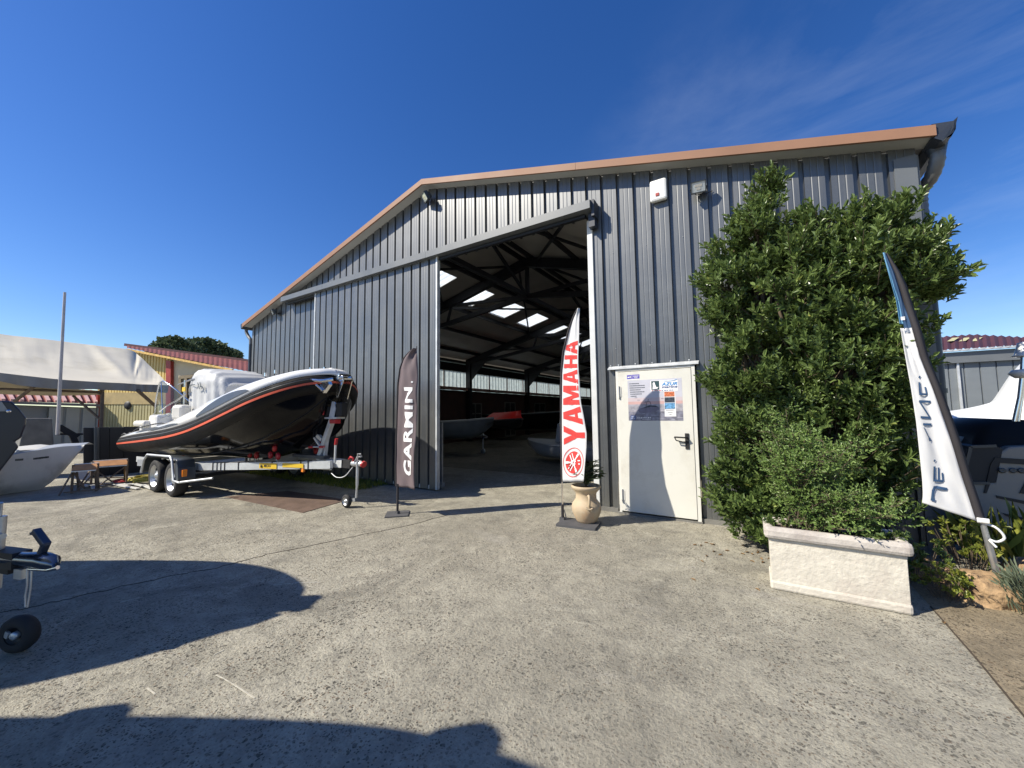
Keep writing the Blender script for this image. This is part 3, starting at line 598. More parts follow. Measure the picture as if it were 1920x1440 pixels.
# ---- door posters
def sticker(b, x0, x1, z0, z1, d, m): b.box(((x0 + x1) / 2, FY - .060 - d, (z0 + z1) / 2), (x1 - x0, .002, z1 - z0), m)
ps_sky = mat('poster_sky', (.52, .52, .58), .4, 0, .10, 3)
ps_pink = mat('poster_pink', (.56, .36, .34), .4, 0, .08, 5)
ps_sea = mat('poster_sea', (.20, .20, .25), .4, 0, .45, 16)
ps_seal = mat('poster_light_sea', (.34, .33, .37), .4, 0, .35, 14)
ps_lilac = mat('poster_boat_grey', (.17, .16, .22), .4, 0, .2, 20)
ps_teal = mat('poster_dark_teal', (.03, .07, .075), .4, 0, .1, 9)
ps_or = mat('poster_orange', (.55, .16, .07), .4, 0, .5, 40)
ps_dk = mat('poster_dark_boat', (.04, .05, .07), .4, 0, .6, 40)
ps_bl = mat('poster_blue', (.12, .30, .52), .4, 0, .6, 30)
azur_m = mat('azure_print', (.03, .26, .62), .5, 0, .04, 5)
navy_m = mat('navy_letter', (.02, .07, .25), .5, 0, .04, 5)
poster = thing('poster', (-1.18, FY - .06, 1.64), 'large boat dealer poster of a motor boat at dusk on the white door', 'poster')
b = MB(); x0, x1, z0, z1 = -1.54, -.80, 1.355, 1.945
def PZ_(q): return z0 + (z1 - z0) * q
def PXx(q): return x0 + (x1 - x0) * q
sticker(b, x0, x1, PZ_(.56), z1, 0, ps_sky); sticker(b, x0, x1, PZ_(.47), PZ_(.56), 0, mat('poster_haze', (.56, .48, .50), .4)); sticker(b, x0, x1, PZ_(.40), PZ_(.47), 0, ps_pink)
sticker(b, x0, x1, PZ_(.22), PZ_(.40), 0, ps_seal); sticker(b, x0, x1, z0, PZ_(.22), 0, ps_sea)
for k in range(26):
    zz = PZ_(rng.uniform(.02, .34)); xx = PXx(rng.uniform(.02, .9)); sticker(b, xx, min(x1 - .004, xx + rng.uniform(.03, .12)), zz, zz + .0035, .0015, ps_lilac if k % 2 else ps_sky)
b.build('seascape', None, poster)
def flat_poly(poly, d, m, name, parent):
    v, f = curve_mesh([poly]); b = MB(); b.add([(PXx(p[0]), FY - .0612 - d, PZ_(p[1])) for p in v], [q for q in f], m); return b.build(name, None, parent)
flat_poly([(.18, .25), (.22, .30), (.30, .315), (.40, .37), (.52, .355), (.60, .30), (.58, .27), (.52, .22), (.40, .19), (.24, .185)], .002, ps_lilac, 'printed_boat_hull', poster)
flat_poly([(.24, .305), (.33, .335), (.40, .375), (.52, .362), (.57, .325), (.42, .335), (.34, .31)], .003, ps_dk, 'printed_boat_deck', poster)
b = MB()
for a, c in (((.34, .34), (.36, .46)), ((.36, .46), (.42, .46)), ((.42, .46), (.44, .36)), ((.32, .44), (.35, .47)), ((.38, .46), (.39, .52))):
    b.beam((PXx(a[0]), FY - .064, PZ_(a[1])), (PXx(c[0]), FY - .064, PZ_(c[1])), .002, .006, ps_dk, up=(0, 0, 1) if a[0] != c[0] else (1, 0, 0))
for k, (xx, zz) in enumerate(((.18, .50), (.13, .56), (.62, .52))): sticker(b, PXx(xx), PXx(xx + .05), PZ_(zz), PZ_(zz) + .006, .002, ps_lilac)
# white banner strip and small print
sticker(b, PXx(.44), PXx(.93), PZ_(.70), PZ_(.965), .0015, wprint_m)
sticker(b, PXx(.455), PXx(.60), PZ_(.745), PZ_(.955), .003, ps_teal)
sticker(b, PXx(.68), PXx(.88), PZ_(.10), PZ_(.69), .0015, wprint_m)
sticker(b, PXx(.685), PXx(.865), PZ_(.57), PZ_(.685), .003, ps_or); sticker(b, PXx(.685), PXx(.865), PZ_(.43), PZ_(.555), .003, ps_dk); sticker(b, PXx(.685), PXx(.865), PZ_(.28), PZ_(.42), .003, ps_bl)
for k in range(3): sticker(b, PXx(.70 + .03 * k), PXx(.84 - .02 * k), PZ_(.245 - k * .05), PZ_(.255 - k * .05), .003, ink_m)
for k, w_ in enumerate((.17, .30, .28, .21, .27, .22, .10)):
    x = PXx(.03 + .004 * k); zz = PZ_(.915 - k * .052); e = x + w_ * (x1 - x0)
    while x < e:
        q = rng.uniform(.006, .018); sticker(b, x, x + q, zz - .0055, zz + .0055, .0015, ps_dk); x += q + .004
for k in range(9): sticker(b, PXx(.46 + .045 * k), PXx(.485 + .045 * k + .012 * (k % 2)), PZ_(.715), PZ_(.73), .003, flagr_m if k < 4 else navy_m)
sticker(b, PXx(.04), PXx(.135), PZ_(.02), PZ_(.125), .002, navy_m)
for k in range(2): sticker(b, PXx(.055), PXx(.12), PZ_(.085 - .045 * k), PZ_(.10 - .045 * k), .004, wprint_m)
x = PXx(.17)
while x < PXx(.42):
    q = rng.uniform(.006, .02); sticker(b, x, x + q, PZ_(.06), PZ_(.085), .002, wprint_m); x += q + .012
sticker(b, PXx(.26), PXx(.42), PZ_(.028), PZ_(.034), .002, wprint_m)
b.build('printed_panels', None, poster)
flat_poly([(.475, .76), (.485, .85), (.48, .90), (.50, .93), (.52, .92), (.525, .88), (.55, .80), (.59, .81), (.56, .765)], .005, wprint_m, 'printed_bird', poster)
def letters(s, fm, m, name, parent, bold=.02, nx=1, ny=1, sh=0.):
    v, f = text_mesh(s, bold, 1.05, sh); v, f = dice(v, f, nx, ny); b = MB(); b.add([fm(p[0], p[1]) for p in v], f, m); return b.build(name, None, parent)
letters('AZUR', lambda a, c: (PXx(.645 + a * .275), FY - .066, PZ_(.835 + c * .075)), azur_m, 'printed_name', poster, .018, sh=.25)
letters('marine', lambda a, c: (PXx(.645 + a * .275), FY - .066, PZ_(.775 + c * .055)), navy_m, 'printed_name', poster, .012, sh=.25)
b = MB(); P = spline([(.69, .945), (.78, .94), (.86, .948), (.92, .972)], 14)
for i in range(13): b.beam((PXx(P[i][0]), FY - .066, PZ_(P[i][1])), (PXx(P[i + 1][0]), FY - .066, PZ_(P[i + 1][1])), .002, .004)
b.build('printed_swoosh', azur_m, poster)
stk = thing('sticker', (-1.46, FY - .06, 2.0), 'small violet two-part sticker near the top left corner of the white door', 'sticker')
vio_m = mat('violet_sticker', (.10, .08, .42), .45, 0, .05, 5)
b = MB(); sticker(b, -1.545, -1.475, 1.965, 2.025, 0, vio_m); sticker(b, -1.47, -1.365, 1.967, 2.027, 0, vio_m)
sticker(b, -1.535, -1.51, 1.985, 2.0, .002, wprint_m); sticker(b, -1.505, -1.485, 1.98, 2.01, .002, ps_sky)
for k in range(4): sticker(b, -1.462 + .008 * k, -1.375 - .006 * k, 2.008 - .011 * k, 2.012 - .011 * k, .002, wprint_m)
b.build('print', None, stk)
b = MB(); sticker(b, -1.545, -1.365, 1.952, 1.964, 0, white2_m); b.build('label_strip', None, stk)

# ================================================================== FEATHER FLAGS
def flag_surface(rows, plane, amp, seed):
    """rows: (v, uleft, uright) down the flag, plane(u,v)->xyz. returns F(s, t) with t 0 at the foot"""
    Rw = np.array(rows, float); o = np.argsort(-Rw[:, 0]); Rw = Rw[o]
    def F(s, t, off=0.):
        v = Rw[0, 0] + (Rw[-1, 0] - Rw[0, 0]) * t
        ul = np.interp(-v, -Rw[:, 0], Rw[:, 1]); ur = np.interp(-v, -Rw[:, 0], Rw[:, 2])
        p = np.array(plane(ul + (ur - ul) * s, v)); n = np.array([-.1, -1, 0.])
        w_ = amp * (math.sin(s * 5.2 + t * 4.1 + seed) * .6 + math.sin(s * 11 - t * 7 + seed * 2) * .3 + math.sin(t * 13 + s * 3 + seed) * .25 + .16 * math.sin(s * 17 + t * 31 + seed) + .22 * math.sin(t * 23 - s * 8) * (t > .6)) * min(1, s * 4)
        return tuple(p + n * (w_ + off))
    return F
def flag_cloth(F, m, parent, s0=0., s1=1., t0=0., t1=1., ns=14, nt_=60, off=0., name='cloth'):
    b = MB(); b.loft([[F(s0 + (s1 - s0) * i / ns, t0 + (t1 - t0) * j / nt_, off) for i in range(ns + 1)] for j in range(nt_ + 1)])
    o = b.build(name, m, parent); q = o.modifiers.new('cloth', 'SOLIDIFY'); q.thickness = .0015; q.offset = 1 if off == 0 else 0; return o
# ---- white and red flag
base = (-2.275, 4.93, 0)
yf = thing('feather_flag', base, 'white feather flag with red lettering beside the clay pot', 'flag', 'feather flags')
Yp = lambda u, v: PY(u, v, 4.93 - .15 * min(1.2, max(0, (u - 1053) / 46)))
rowsY = [(578, 1083, 1086), (600, 1073, 1086), (620, 1066, 1086), (660, 1056, 1085.5), (700, 1052.5, 1086), (755, 1052, 1090), (780, 1052, 1095), (813, 1052, 1101), (835, 1052.5, 1100), (870, 1053, 1097), (903, 1054, 1094)]
F = flag_surface(rowsY, Yp, .022, 1.)
flag_cloth(F, flagw_m, yf)
b = MB(); sl = [F(0, i / 40, .0) for i in range(41)]; b.tube(sl, [.016] * 40 + [.006], 8); b.build('pole_sleeve', sleeve_m, yf)
b = MB(); b.tube([base[:2] + (.02,), base[:2] + (.23,)], .020, 10, sleeve_m); b.tube([base[:2] + (.23,), tuple(PY(1054, 900, 4.93))], .012, 10, chrome_m); b.build('pole', None, yf)
b = MB(); b.box((-2.02, 4.88, .015), (.52, .36, .03), rz=.12); b.box((-2.275, 4.93, .03), (.07, .07, .05)); b.tube([(-2.22, 4.93, .04), (-2.25, 4.93, .16)], .008, 6); b.build('base', darkplate_m, yf)
BL = {'A': [[(0, 0), (.32, 0), (.37, .2), (.63, .2), (.68, 0), (1, 0), (.68, 1), (.32, 1)], [(.42, .40), (.58, .40), (.5, .80)]],
      'Y': [[(.35, 0), (.65, 0), (.65, .42), (1, 1), (.68, 1), (.5, .66), (.32, 1), (0, 1), (.35, .42)]],
      'M': [[(0, 0), (.26, 0), (.26, .60), (.41, 0), (.59, 0), (.74, .60), (.74, 0), (1, 0), (1, 1), (.68, 1), (.5, .42), (.32, 1), (0, 1)]],
      'H': [[(0, 0), (.32, 0), (.32, .4), (.68, .4), (.68, 0), (1, 0), (1, 1), (.68, 1), (.68, .6), (.32, .6), (.32, 1), (0, 1)]]}
def tv(v): return (903 - v) / (903 - 578)
V0 = [(832, 792), (789, 757), (757.5, 724), (724, 697), (692, 667), (664, 641)]
V0 = [(834, 798), (796, 762), (759, 723), (720, 693), (690, 666), (664, 639)]
b = MB()
for ch, (va, vb) in zip('YAMAHA', V0):
    v, f = curve_mesh(BL[ch]); v, f = dice(v, f, 5, 5)
    b.add([F(.93 - p[1] * .82, tv(va) + (tv(vb) - tv(va)) * p[0], .006) for p in v], f)
b.build('red_lettering', flagr_m, yf)
# emblem: disc with three crossed tuning forks inside a thin ring
def EM(x, y, off): return F(.50 + x * .40, tv(867) + y * .082, off)
v, f = curve_mesh([[(math.cos(a) * .78, math.sin(a) * .78) for a in np.linspace(0, 2 * math.pi, 41)[:-1]]]); v, f = dice([((p[0] + 1) / 2, (p[1] + 1) / 2) for p in v], f, 8, 8)
b = MB(); b.add([EM(p[0] * 2 - 1, p[1] * 2 - 1, .006) for p in v], f)
ring = []
for a in np.linspace(0, 2 * math.pi, 49): ring.append([EM(math.cos(a) * r, math.sin(a) * r, .006) for r in (.985, 1.04)])
b.loft(ring); b.build('red_emblem', flagr_m, yf)
b = MB()
def estroke(p, q, w_):
    p = np.array(p); q = np.array(q); d = (q - p) / np.linalg.norm(q - p); n = np.array([-d[1], d[0]]) * w_ / 2
    b.add([EM(*(p + n), .010), EM(*(q + n), .010), EM(*(q - n), .010), EM(*(p - n), .010)], [(0, 1, 2, 3)])
for k, a0 in enumerate((math.radians(180), math.radians(52), math.radians(-62))):
    d = np.array([math.cos(a0), math.sin(a0)]); n = np.array([-d[1], d[0]]); o_ = .0
    estroke(d * .76, d * .50, .16); estroke(d * .5, d * .16, .09)
    for s in (-1, 1): estroke(d * .16 + n * .1 * s, -d * .66 + n * .12 * s, .075)
    estroke(d * .18 - n * .15, d * .18 + n * .15, .09)
b.build('emblem_forks', wprint_m, yf)
# ---- dark flag
base = (-4.563, 4.055, 0)
gf = thing('feather_flag', base, 'dark brown feather flag with white lettering in front of the sliding door', 'flag', 'feather flags')
Gp = lambda u, v: PY(u, v, 4.055)
rowsG = [(653, 777, 780.5), (661, 766, 780.5), (672, 757, 780.5), (690, 750, 781), (720, 746, 781), (760, 745, 781), (830, 743, 780.5), (870, 742, 779.5), (912, 742.5, 779.5)]
F = flag_surface(rowsG, Gp, .030, 2.3)
def Fg(s, t, off=0.):        # the foot of the cloth hangs aslant
    p = np.array(F(s, t, off)); p[2] -= .045 * s * (1 - t) ** 2; return tuple(p)
flag_cloth(Fg, garm_m, gf)
b = MB(); b.tube([Fg(0, i / 40) for i in range(41)], [.013] * 40 + [.005], 8); b.tube([Fg(1, 1), tuple(np.array(Fg(1, 1)) + [0, 0, .03])], .006, 6); b.build('pole_sleeve', sleeve_m, gf)
b = MB(); b.tube([base[:2] + (.02,), base[:2] + (.45,)], .017, 10); b.build('pole', sleeve_m, gf)
b = MB(); b.box((base[0], base[1], .008), (.33, .33, .016), rz=.75); b.box((base[0], base[1], .03), (.05, .05, .04)); b.build('base', darkplate_m, gf)
def tg(v): return (912 - v) / (912 - 653)
vg, fg = text_mesh('GARMIN', .035, 1.10); vg, fg = dice(vg, fg, 30, 4)
b = MB(); b.add([Fg(.84 - p[1] * .46, tg(889) + (tg(726) - tg(889)) * p[0], .007) for p in vg], fg)
v, f = curve_mesh([[(math.cos(a), math.sin(a)) for a in np.linspace(0, 2 * math.pi, 13)[:-1]]])
b.add([Fg(.80 + p[0] * .045, tg(716) + p[1] * .006, .007) for p in v], f); b.build('white_lettering', wprint_m, gf)
# ---- leaning flag at the corner
base = (1.60, 4.72, .12)
jf = thing('feather_flag', base, 'white leaning feather flag with navy letters and blue tip by the rocks', 'flag', 'feather flags')
Jp = lambda u, v: PY(u, v, 4.62)
rowsJ = [(474, 1655, 1661), (510, 1665, 1677), (563, 1680, 1693), (624, 1689.5, 1712), (668, 1697, 1724), (728, 1708, 1748), (790, 1717.5, 1771), (850, 1724, 1791), (900, 1729, 1807), (948, 1731.5, 1823), (978, 1732, 1833)]
F0 = flag_surface(rowsJ, Jp, .018, .6)
def F(s, t, off=0.):
    k = (1 - t) ** 3; p = np.array(F0(s, t, off)); p[2] += (1 - s) * .155 * max(0, 1 - t * 9); return tuple(p)
flag_cloth(F, flagw_m, jf, 0, .985, 0, .72); flag_cloth(F, flagb_m, jf, .35, .985, .70, 1, off=.001, ns=8, name='navy_tip'); flag_cloth(F, flagbl_m, jf, 0, .40, .735, 1, off=.001, ns=6, name='light_blue_tip')
b = MB(); sw = []
for i in range(41):
    t = i / 40; w_ = .052 * min(1, (1 - t) * 6 + .25); p = np.array(F(1, t)); sw.append([tuple(p + [-.004, 0, 0]), tuple(p + [w_ * .5, -.014, .0]), tuple(p + [w_, 0, 0]), tuple(p + [w_ * .5, .014, 0])])
b.loft(sw, closed=True); b.build('pole_sleeve', sleeve_m, jf)
top = np.array(F(1, 0)) + [.028, 0, 0]
b = MB(); b.tube([base, tuple(np.array(base) * .5 + top * .5), tuple(top)], [.021, .021, .017], 12); b.build('pole', galv_m, jf)
b = MB(); q = top + np.array([0, -.005, -.01]); b.tube([q + [-.03, 0, .02], q + [.03, -.02, .02]], .022, 8); P = spline([q, q + [.06, -.02, -.02], q + [.10, -.02, -.09], q + [.06, -.02, -.13], q + [.02, -.02, -.12], q + [.05, -.025, -.17]], 18); b.tube(P, .009, 6); b.build('tie_strap', white2_m, jf)
b = MB()
def PU(u, v, off=.008):
    r_ = np.array(rowsJ, float); ul = np.interp(v, r_[:, 0], r_[:, 1]); ur = np.interp(v, r_[:, 0], r_[:, 2])
    return F0((u - ul) / (ur - ul), (978. - v) / (978. - 474.), .009 + off * .3)
def Z(x, y): return 1640 + x / 4.5, 680 + y / 4.5
def jst(pts, w_):
    pts = [np.array(Z(*p)) for p in pts]
    for i in range(len(pts) - 1):
        p, q = pts[i], pts[i + 1]; d = (q - p) / np.linalg.norm(q - p); n = np.array([-d[1], d[0]]) * w_ / 2; e = d * (w_ / 2 if i else 0)
        b.add([PU(*(p - e + n), .001 * i), PU(*(q + d * 0 + n), .001 * i), PU(*(q - n), .001 * i), PU(*(p - e - n), .001 * i)], [(0, 1, 2, 3)])
jst([(612, 1068), (520, 1050), (500, 1052), (488, 1080), (480, 1150), (503, 1156)], 5.2)
jst([(500, 835), (513, 820)], 3.2); jst([(505, 875), (500, 992), (578, 1000)], 4.2); jst([(578, 1000), (572, 930)], 3.4); jst([(541, 990), (541, 885)], 3.4)
jst([(405, 520), (480, 522)], 4.4); jst([(412, 545), (462, 640)], 1.6); jst([(462, 636), (472, 662)], 4.4)
jst([(385, 460), (472, 466)], 4.4); jst([(466, 462), (375, 326)], 2.8); jst([(372, 326), (470, 330)], 4.4)
jst([(376, 165), (381, 265), (442, 268)], 3.8); jst([(438, 264), (424, 205)], 3.0); jst([(372, 130), (383, 112)], 3.)
b.build('navy_lettering', flagb_m, jf)
b = MB()
for k in range(3): 
    p, q = (1689, 594 + k * 2.4), (1696, 594.5 + k * 2.4); b.add([PU(*p), PU(*q), PU(q[0], q[1] + 1.3), PU(p[0], p[1] + 1.3)], [(0, 1, 2, 3)])
b.build('tip_mark', wprint_m, jf)
# ================================================================== THE BLACK INFLATABLE BOAT ON ITS TRAILER
AX = 4.04                                   # the keel line runs along Y = AX
# outer edge of the near tube: X, Y, height of the orange stripe, tube radius
K = spline([(-13.25, 2.93, .845, .20), (-12.2, 2.90, .91, .235), (-11.2, 2.89, .98, .24), (-10.1, 2.89, 1.07, .24), (-9.1, 2.89, 1.19, .24), (-8.3, 2.90, 1.34, .235),
            (-7.6, 2.95, 1.52, .23), (-7.0, 3.06, 1.71, .225), (-6.58, 3.27, 1.87, .215), (-6.30, 3.52, 1.98, .205), (-6.10, 3.77, 2.03, .195), (-6.02, 4.04, 2.05, .19)], 60)
T = np.gradient(K[:, :3], axis=0); T[-1] = [0, 1, 0]; T[:, 2] = 0; T /= np.linalg.norm(T, axis=1, keepdims=True)
OUT = np.stack([T[:, 1], -T[:, 0], T[:, 2] * 0], 1)      # horizontal, away from the boat
OUT *= np.sign(-(OUT[:, 1:2] * 1.0 - OUT[:, 0:1] * .3))
CEN = K[:, :3] - OUT * K[:, 3:4]; RAD = K[:, 3]
def mir(p): return np.array([p[0], 2 * AX - p[1], p[2]])
def tp(i, ang, k=1.0):                       # a point on the tube skin; ang measured up from outwards
    a = math.radians(ang); r = RAD[i] * k; return CEN[i] + OUT[i] * r * math.cos(a) + np.array([0, 0, r * math.sin(a)])
nK = len(K)
boat = thing('inflatable_boat', (-9.3, AX, 0), 'large black and white inflatable boat with an orange stripe and white console cover', 'boat')
def band(b, a0, a1, k, i0=0, i1=nK, n=3, side=(0, 1), m=None):
    for s in side:
        rows = [[tp(i, a0 + (a1 - a0) * j / n, k) for j in range(n + 1)] for i in range(i0, i1)]
        if s: rows = [[mir(p) for p in r] for r in rows]
        b.loft(rows, m)
for s in (0, 1):
    b = MB(); rows = []
    for i in range(nK):
        rows.append([tp(i, a) if not s else mir(tp(i, a)) for a in np.arange(0, 360, 18)])
    c0 = CEN[0] if not s else mir(CEN[0]); tip = c0 + np.array([-.22, 0, .02])
    pre = []
    for k, q in ((-.20, .25), (-.15, .62), (-.08, .88)): pre.append([tuple(np.array(c0) + (np.array(p) - c0) * q + [k, 0, 0]) for p in rows[0]])
    b.loft(pre + rows, closed=True); tb = b.build('tube', tube_m, boat)
    b = MB(); band(b, -3, 7, 1.035, side=(s,)); b.build('orange_stripe', orange_m, tb)
    b = MB(); band(b, 9, 23, 1.05, side=(s,)); band(b, 28, 44, 1.05, side=(s,)); b.build('rub_strake', strake_m, tb)
    b = MB(); band(b, 23.2, 27.8, 1.02, side=(s,)); b.build('strake_groove', tubeg_m, tb)
# hull: keel line and chine below the tubes
KEEL = np.stack([np.interp(K[:, 0], [-13.3, -6.24, -6.0], [-13.1, -6.29, -6.17]), np.interp(K[:, 0], [-13.3, -9, -7.8, -7.1, -6.62, -6.34, -6.14, -6.0], [.55, .60, .70, .84, 1.05, 1.30, 1.62, 1.88])], 1)
b = MB(); rows = []
for i in range(nK):
    f = i / (nK - 1); kx, kz = KEEL[i]; g_ = np.array([max(CEN[i][0], -13.1), CEN[i][1], CEN[i][2]]) + np.array([0, 0, -RAD[i] * .80]) + OUT[i] * RAD[i] * .55
    kp = np.array([kx, AX, kz]); ch = np.array([g_[0] * .8 + kp[0] * .2, AX + (g_[1] - AX) * .74, g_[2] * .42 + kp[2] * .58]); ch2 = ch + np.array([0, (AX - ch[1]) * .06, -.03])
    near = [g_, g_ * .45 + ch * .55 + [0, -.01, 0], ch, ch2, ch2 * .5 + kp * .5 + [0, 0, .01], kp]
    rows.append([tuple(p) for p in near] + [tuple(mir(p)) for p in near[-2::-1]])
b.loft(rows); b.add(rows[0], [tuple(range(11))]); hl = b.build('hull', hull_m, boat)
part('spray_rail', lambda b: [b.tube([np.array(rows[i][2]) + [0, 0, -.012] if s == 0 else mir(np.array(rows[i][2]) + [0, 0, -.012]) for i in range(4, nK - 4)], .012, 5) for s in (0, 1)], tube_m, hl)
b = MB(); i = 34
for a, c in (((-8.6, 1.03), (-8.25, 1.16)), ((-8.25, 1.16), (-8.05, 1.0)), ((-8.5, 1.0), (-8.15, .99))): pass
b.prism([(-8.95, 3.30, .86), (-8.55, 3.32, 1.01), (-8.40, 3.32, .97), (-8.52, 3.30, .87)], (0, .02, 0)); b.build('hull_emblem', fend_m, hl)
# white deck riding on the tubes
cw = np.interp(K[:, 0], [-13.3, -12.6, -11.2, -10.3, -9.4, -8.4, -7.4, -6.5, -5.7], [.05, .08, .10, .14, .22, .28, .24, .14, .08])
b = MB(); rows = []
for i in range(nK):
    a = tp(i, 44, 1.045); h = cw[i]; inn = -OUT[i]
    p = [a, a + inn * .03 + [0, 0, h * .55], a + inn * .07 + [0, 0, h * .95], a + inn * .13 + [0, 0, h], a + inn * min(.34, max(.16, AX - a[1])) + [0, 0, h * 1.0]]
    q = p[-1].copy(); q[1] = min(q[1], AX - .01); p[-1] = q
    drop = np.interp(K[i, 0], [-12.9, -9.6, -9.0], [.30, .30, 0.0])
    r = q + np.array([0, .01, -drop]); c = np.array([q[0], AX, q[2] - drop + .03])
    p += [r, c]
    rows.append([tuple(x) for x in p] + [tuple(mir(x)) for x in p[-2::-1]])
b.loft(rows); dk = b.build('deck', white2_m, boat)
dk.modifiers.new('thick', 'SOLIDIFY').thickness = .01
# grey insets, stern step and cleats
def inset(i0, i1, lo, hi):
    b = MB(); r_ = []
    for i in range(i0, i1):
        a = np.array(rows[i][0]); c = np.array(rows[i][2]); f = (i - i0) / (i1 - 1 - i0); d_ = c - a; o2 = OUT[i] * .022 + [0, 0, .018]
        r_.append([tuple(a + d_ * lo(f) + o2), tuple(a + d_ * hi(f) + o2)])
    b.loft(r_); return b.build('grey_inset', fend_m, dk)
inset(24, 38, lambda f: .12 + .1 * f, lambda f: .22 + 1.0 * math.sin(math.pi * min(1, f * .62 + .02)) * (1 - f) ** .5)
inset(6, 15, lambda f: .35, lambda f: .42 + .55 * math.sin(math.pi * f)); inset(11, 20, lambda f: .15, lambda f: .2 + .35 * math.sin(math.pi * f))
bx = lambda c, d, m, name, par, bev=.02, rz=0.: part(name, lambda b: b.box(c, d, rz=rz), m, par, bevel=bev)
bx((-12.55, 4.1, 1.18), (.9, 1.7, .22), white2_m, 'stern_seat', boat, .05)
bx((-12.5, 3.55, 1.34), (.75, .9, .14), seat_m, 'sun_pad', boat, .05)
bx((-12.0, 3.5, 1.36), (.55, .55, .38), white2_m, 'stern_locker', boat, .06)
part('stern_cleats', lambda b: [b.tube([(-13.25 + .22 * k, 3.02 + .05 * k, 1.05 + .02 * k), (-13.1 + .22 * k, 3.02 + .05 * k, 1.09 + .02 * k), (-12.98 + .22 * k, 3.04 + .05 * k, 1.06 + .02 * k)], .028, 7) for k in range(3)], black_m, boat)
part('stern_grab_rail', lambda b: b.tube(spline([(-13.0, 3.1, 1.08), (-12.5, 3.1, 1.22), (-11.6, 3.12, 1.32), (-10.9, 3.12, 1.35), (-10.6, 3.12, 1.22)], 20), .014, 7), black_m, boat)
# console, windscreen, rails, helm seat
cs = part('console', lambda b: (b.prism([(-12.3, 3.5, 1.15), (-11.0, 3.5, 1.15), (-11.0, 3.5, 1.45), (-11.35, 3.5, 1.62), (-12.2, 3.5, 1.58)], (0, .75, 0))), white2_m, boat, bevel=.04)
b = MB(); W0 = [(-12.85, 3.45, 1.50), (-12.40, 3.40, 1.50), (-11.9, 3.38, 1.57), (-11.55, 3.5, 1.57), (-11.4, 3.75, 1.57)]; W1 = [(-12.75, 3.47, 1.62), (-12.55, 3.43, 2.0), (-12.25, 3.42, 2.36), (-11.75, 3.52, 2.18), (-11.35, 3.75, 1.80)]
b.loft([[tuple(np.array(p) * (1 - k / 4) + np.array(q) * k / 4) for p, q in zip(spline(W0, 12), spline(W1, 12))] for k in range(5)]); ws = b.build('windscreen', glass_m, cs)
part('windscreen_frame', lambda b: (b.tube(spline(W1, 16), .016, 7), b.tube([W0[0], W1[0]], .012, 6), b.tube([W0[2], W1[2]], .010, 6)), chrome_m, ws)
part('steering_wheel', lambda b: b.lathe([(.13, 0), (.145, .01), (.13, .02), (.118, .01), (.13, 0)], (-11.5, 3.62, 1.72), (.8, 0, .6), 18), black_m, cs)
part('compass', lambda b: b.lathe([(.001, .12), (.05, .10), (.07, .05), (.06, 0)], (-11.75, 3.55, 1.60), (0, 0, 1), 14), white2_m, cs)
part('hand_rails', lambda b: [b.tube(spline(p, 12), .016, 7) for p in ([(-11.9, 3.32, 1.62), (-11.4, 3.30, 1.74), (-10.7, 3.28, 1.86), (-10.2, 3.25, 1.98)], [(-12.0, 3.32, 1.44), (-11.3, 3.30, 1.52), (-10.7, 3.28, 1.66), (-10.3, 3.25, 1.70)])] + [b.tube([(-10.35, 3.28, 1.3), (-10.35, 3.28, 2.28)], .014, 6), b.tube([(-10.15, 3.4, 1.3), (-10.15, 3.4, 2.28)], .014, 6), b.tube([(-11.1, 3.4, 2.22), (-10.1, 3.35, 2.30)], .016, 6)], chrome_m, boat)
part('yellow_label', lambda b: b.box((-10.35, 3.27, 2.08), (.16, .015, .09)), yellow_m, boat)
st = bx((-10.12, 3.18, 1.58), (.30, .22, .32), seat_m, 'helm_seat', boat, .06, .3)
part('seat_post', lambda b: b.tube([(-10.12, 3.2, 1.1), (-10.12, 3.2, 1.44)], .02, 7), chrome_m, st)
# draped cover over the main console: clear wrinkled skirt and white hood
b = MB(); sec = [(-10.48, .48, 2.02, 1.35), (-10.42, .58, 2.38, 1.3), (-10.32, .62, 2.50, 1.3), (-10.2, .64, 2.53, 1.35), (-9.95, .64, 2.52, 1.45), (-9.6, .62, 2.45, 1.3), (-9.35, .56, 2.34, 1.3), (-9.15, .44, 2.15, 1.3)]
S2 = spline(sec, 40); rows = []
for j, (x, wv, zt_, zb_) in enumerate(S2):
    r = []
    for k in range(25):
        a = math.pi * k / 24; c_, s_ = math.cos(a), math.sin(a); y = -wv * np.sign(c_) * abs(c_) ** .25; z = zb_ + (zt_ - zb_) * s_ ** .30
        wr = .02 * math.sin(j * 1.3 + k * .6) + .012 * math.sin(j * .5 - k * 1.7); r.append((x + wr * .5, AX + .05 + y * (1 + wr * (1 - s_) * 1.5) - .10, z + wr * .5 * s_))
    rows.append(r)
b.loft(rows[9:]); b.add(rows[-1], [tuple(range(25))]); cv = b.build('console_cover', cover_m, boat, fix=False)
b = MB(); rr = [[tuple(np.array(p) + rng.normal(0, .016, 3)) for p in r] for r in rows[:10]]; b.loft(rr); b.add(rr[0], [tuple(range(25))]); b.build('clear_skirt', clearp_m, cv)
b = MB(); b.tube([np.array(rows[10][k]) + [0, -.004, .004] for k in range(1, 22)], .007, 5); b.build('cover_seam', white2_m, cv)
v, f = text_mesh('XA', .03); b = MB(); Y0 = min(p[1] for r in rows[14:34] for p in r) - .012
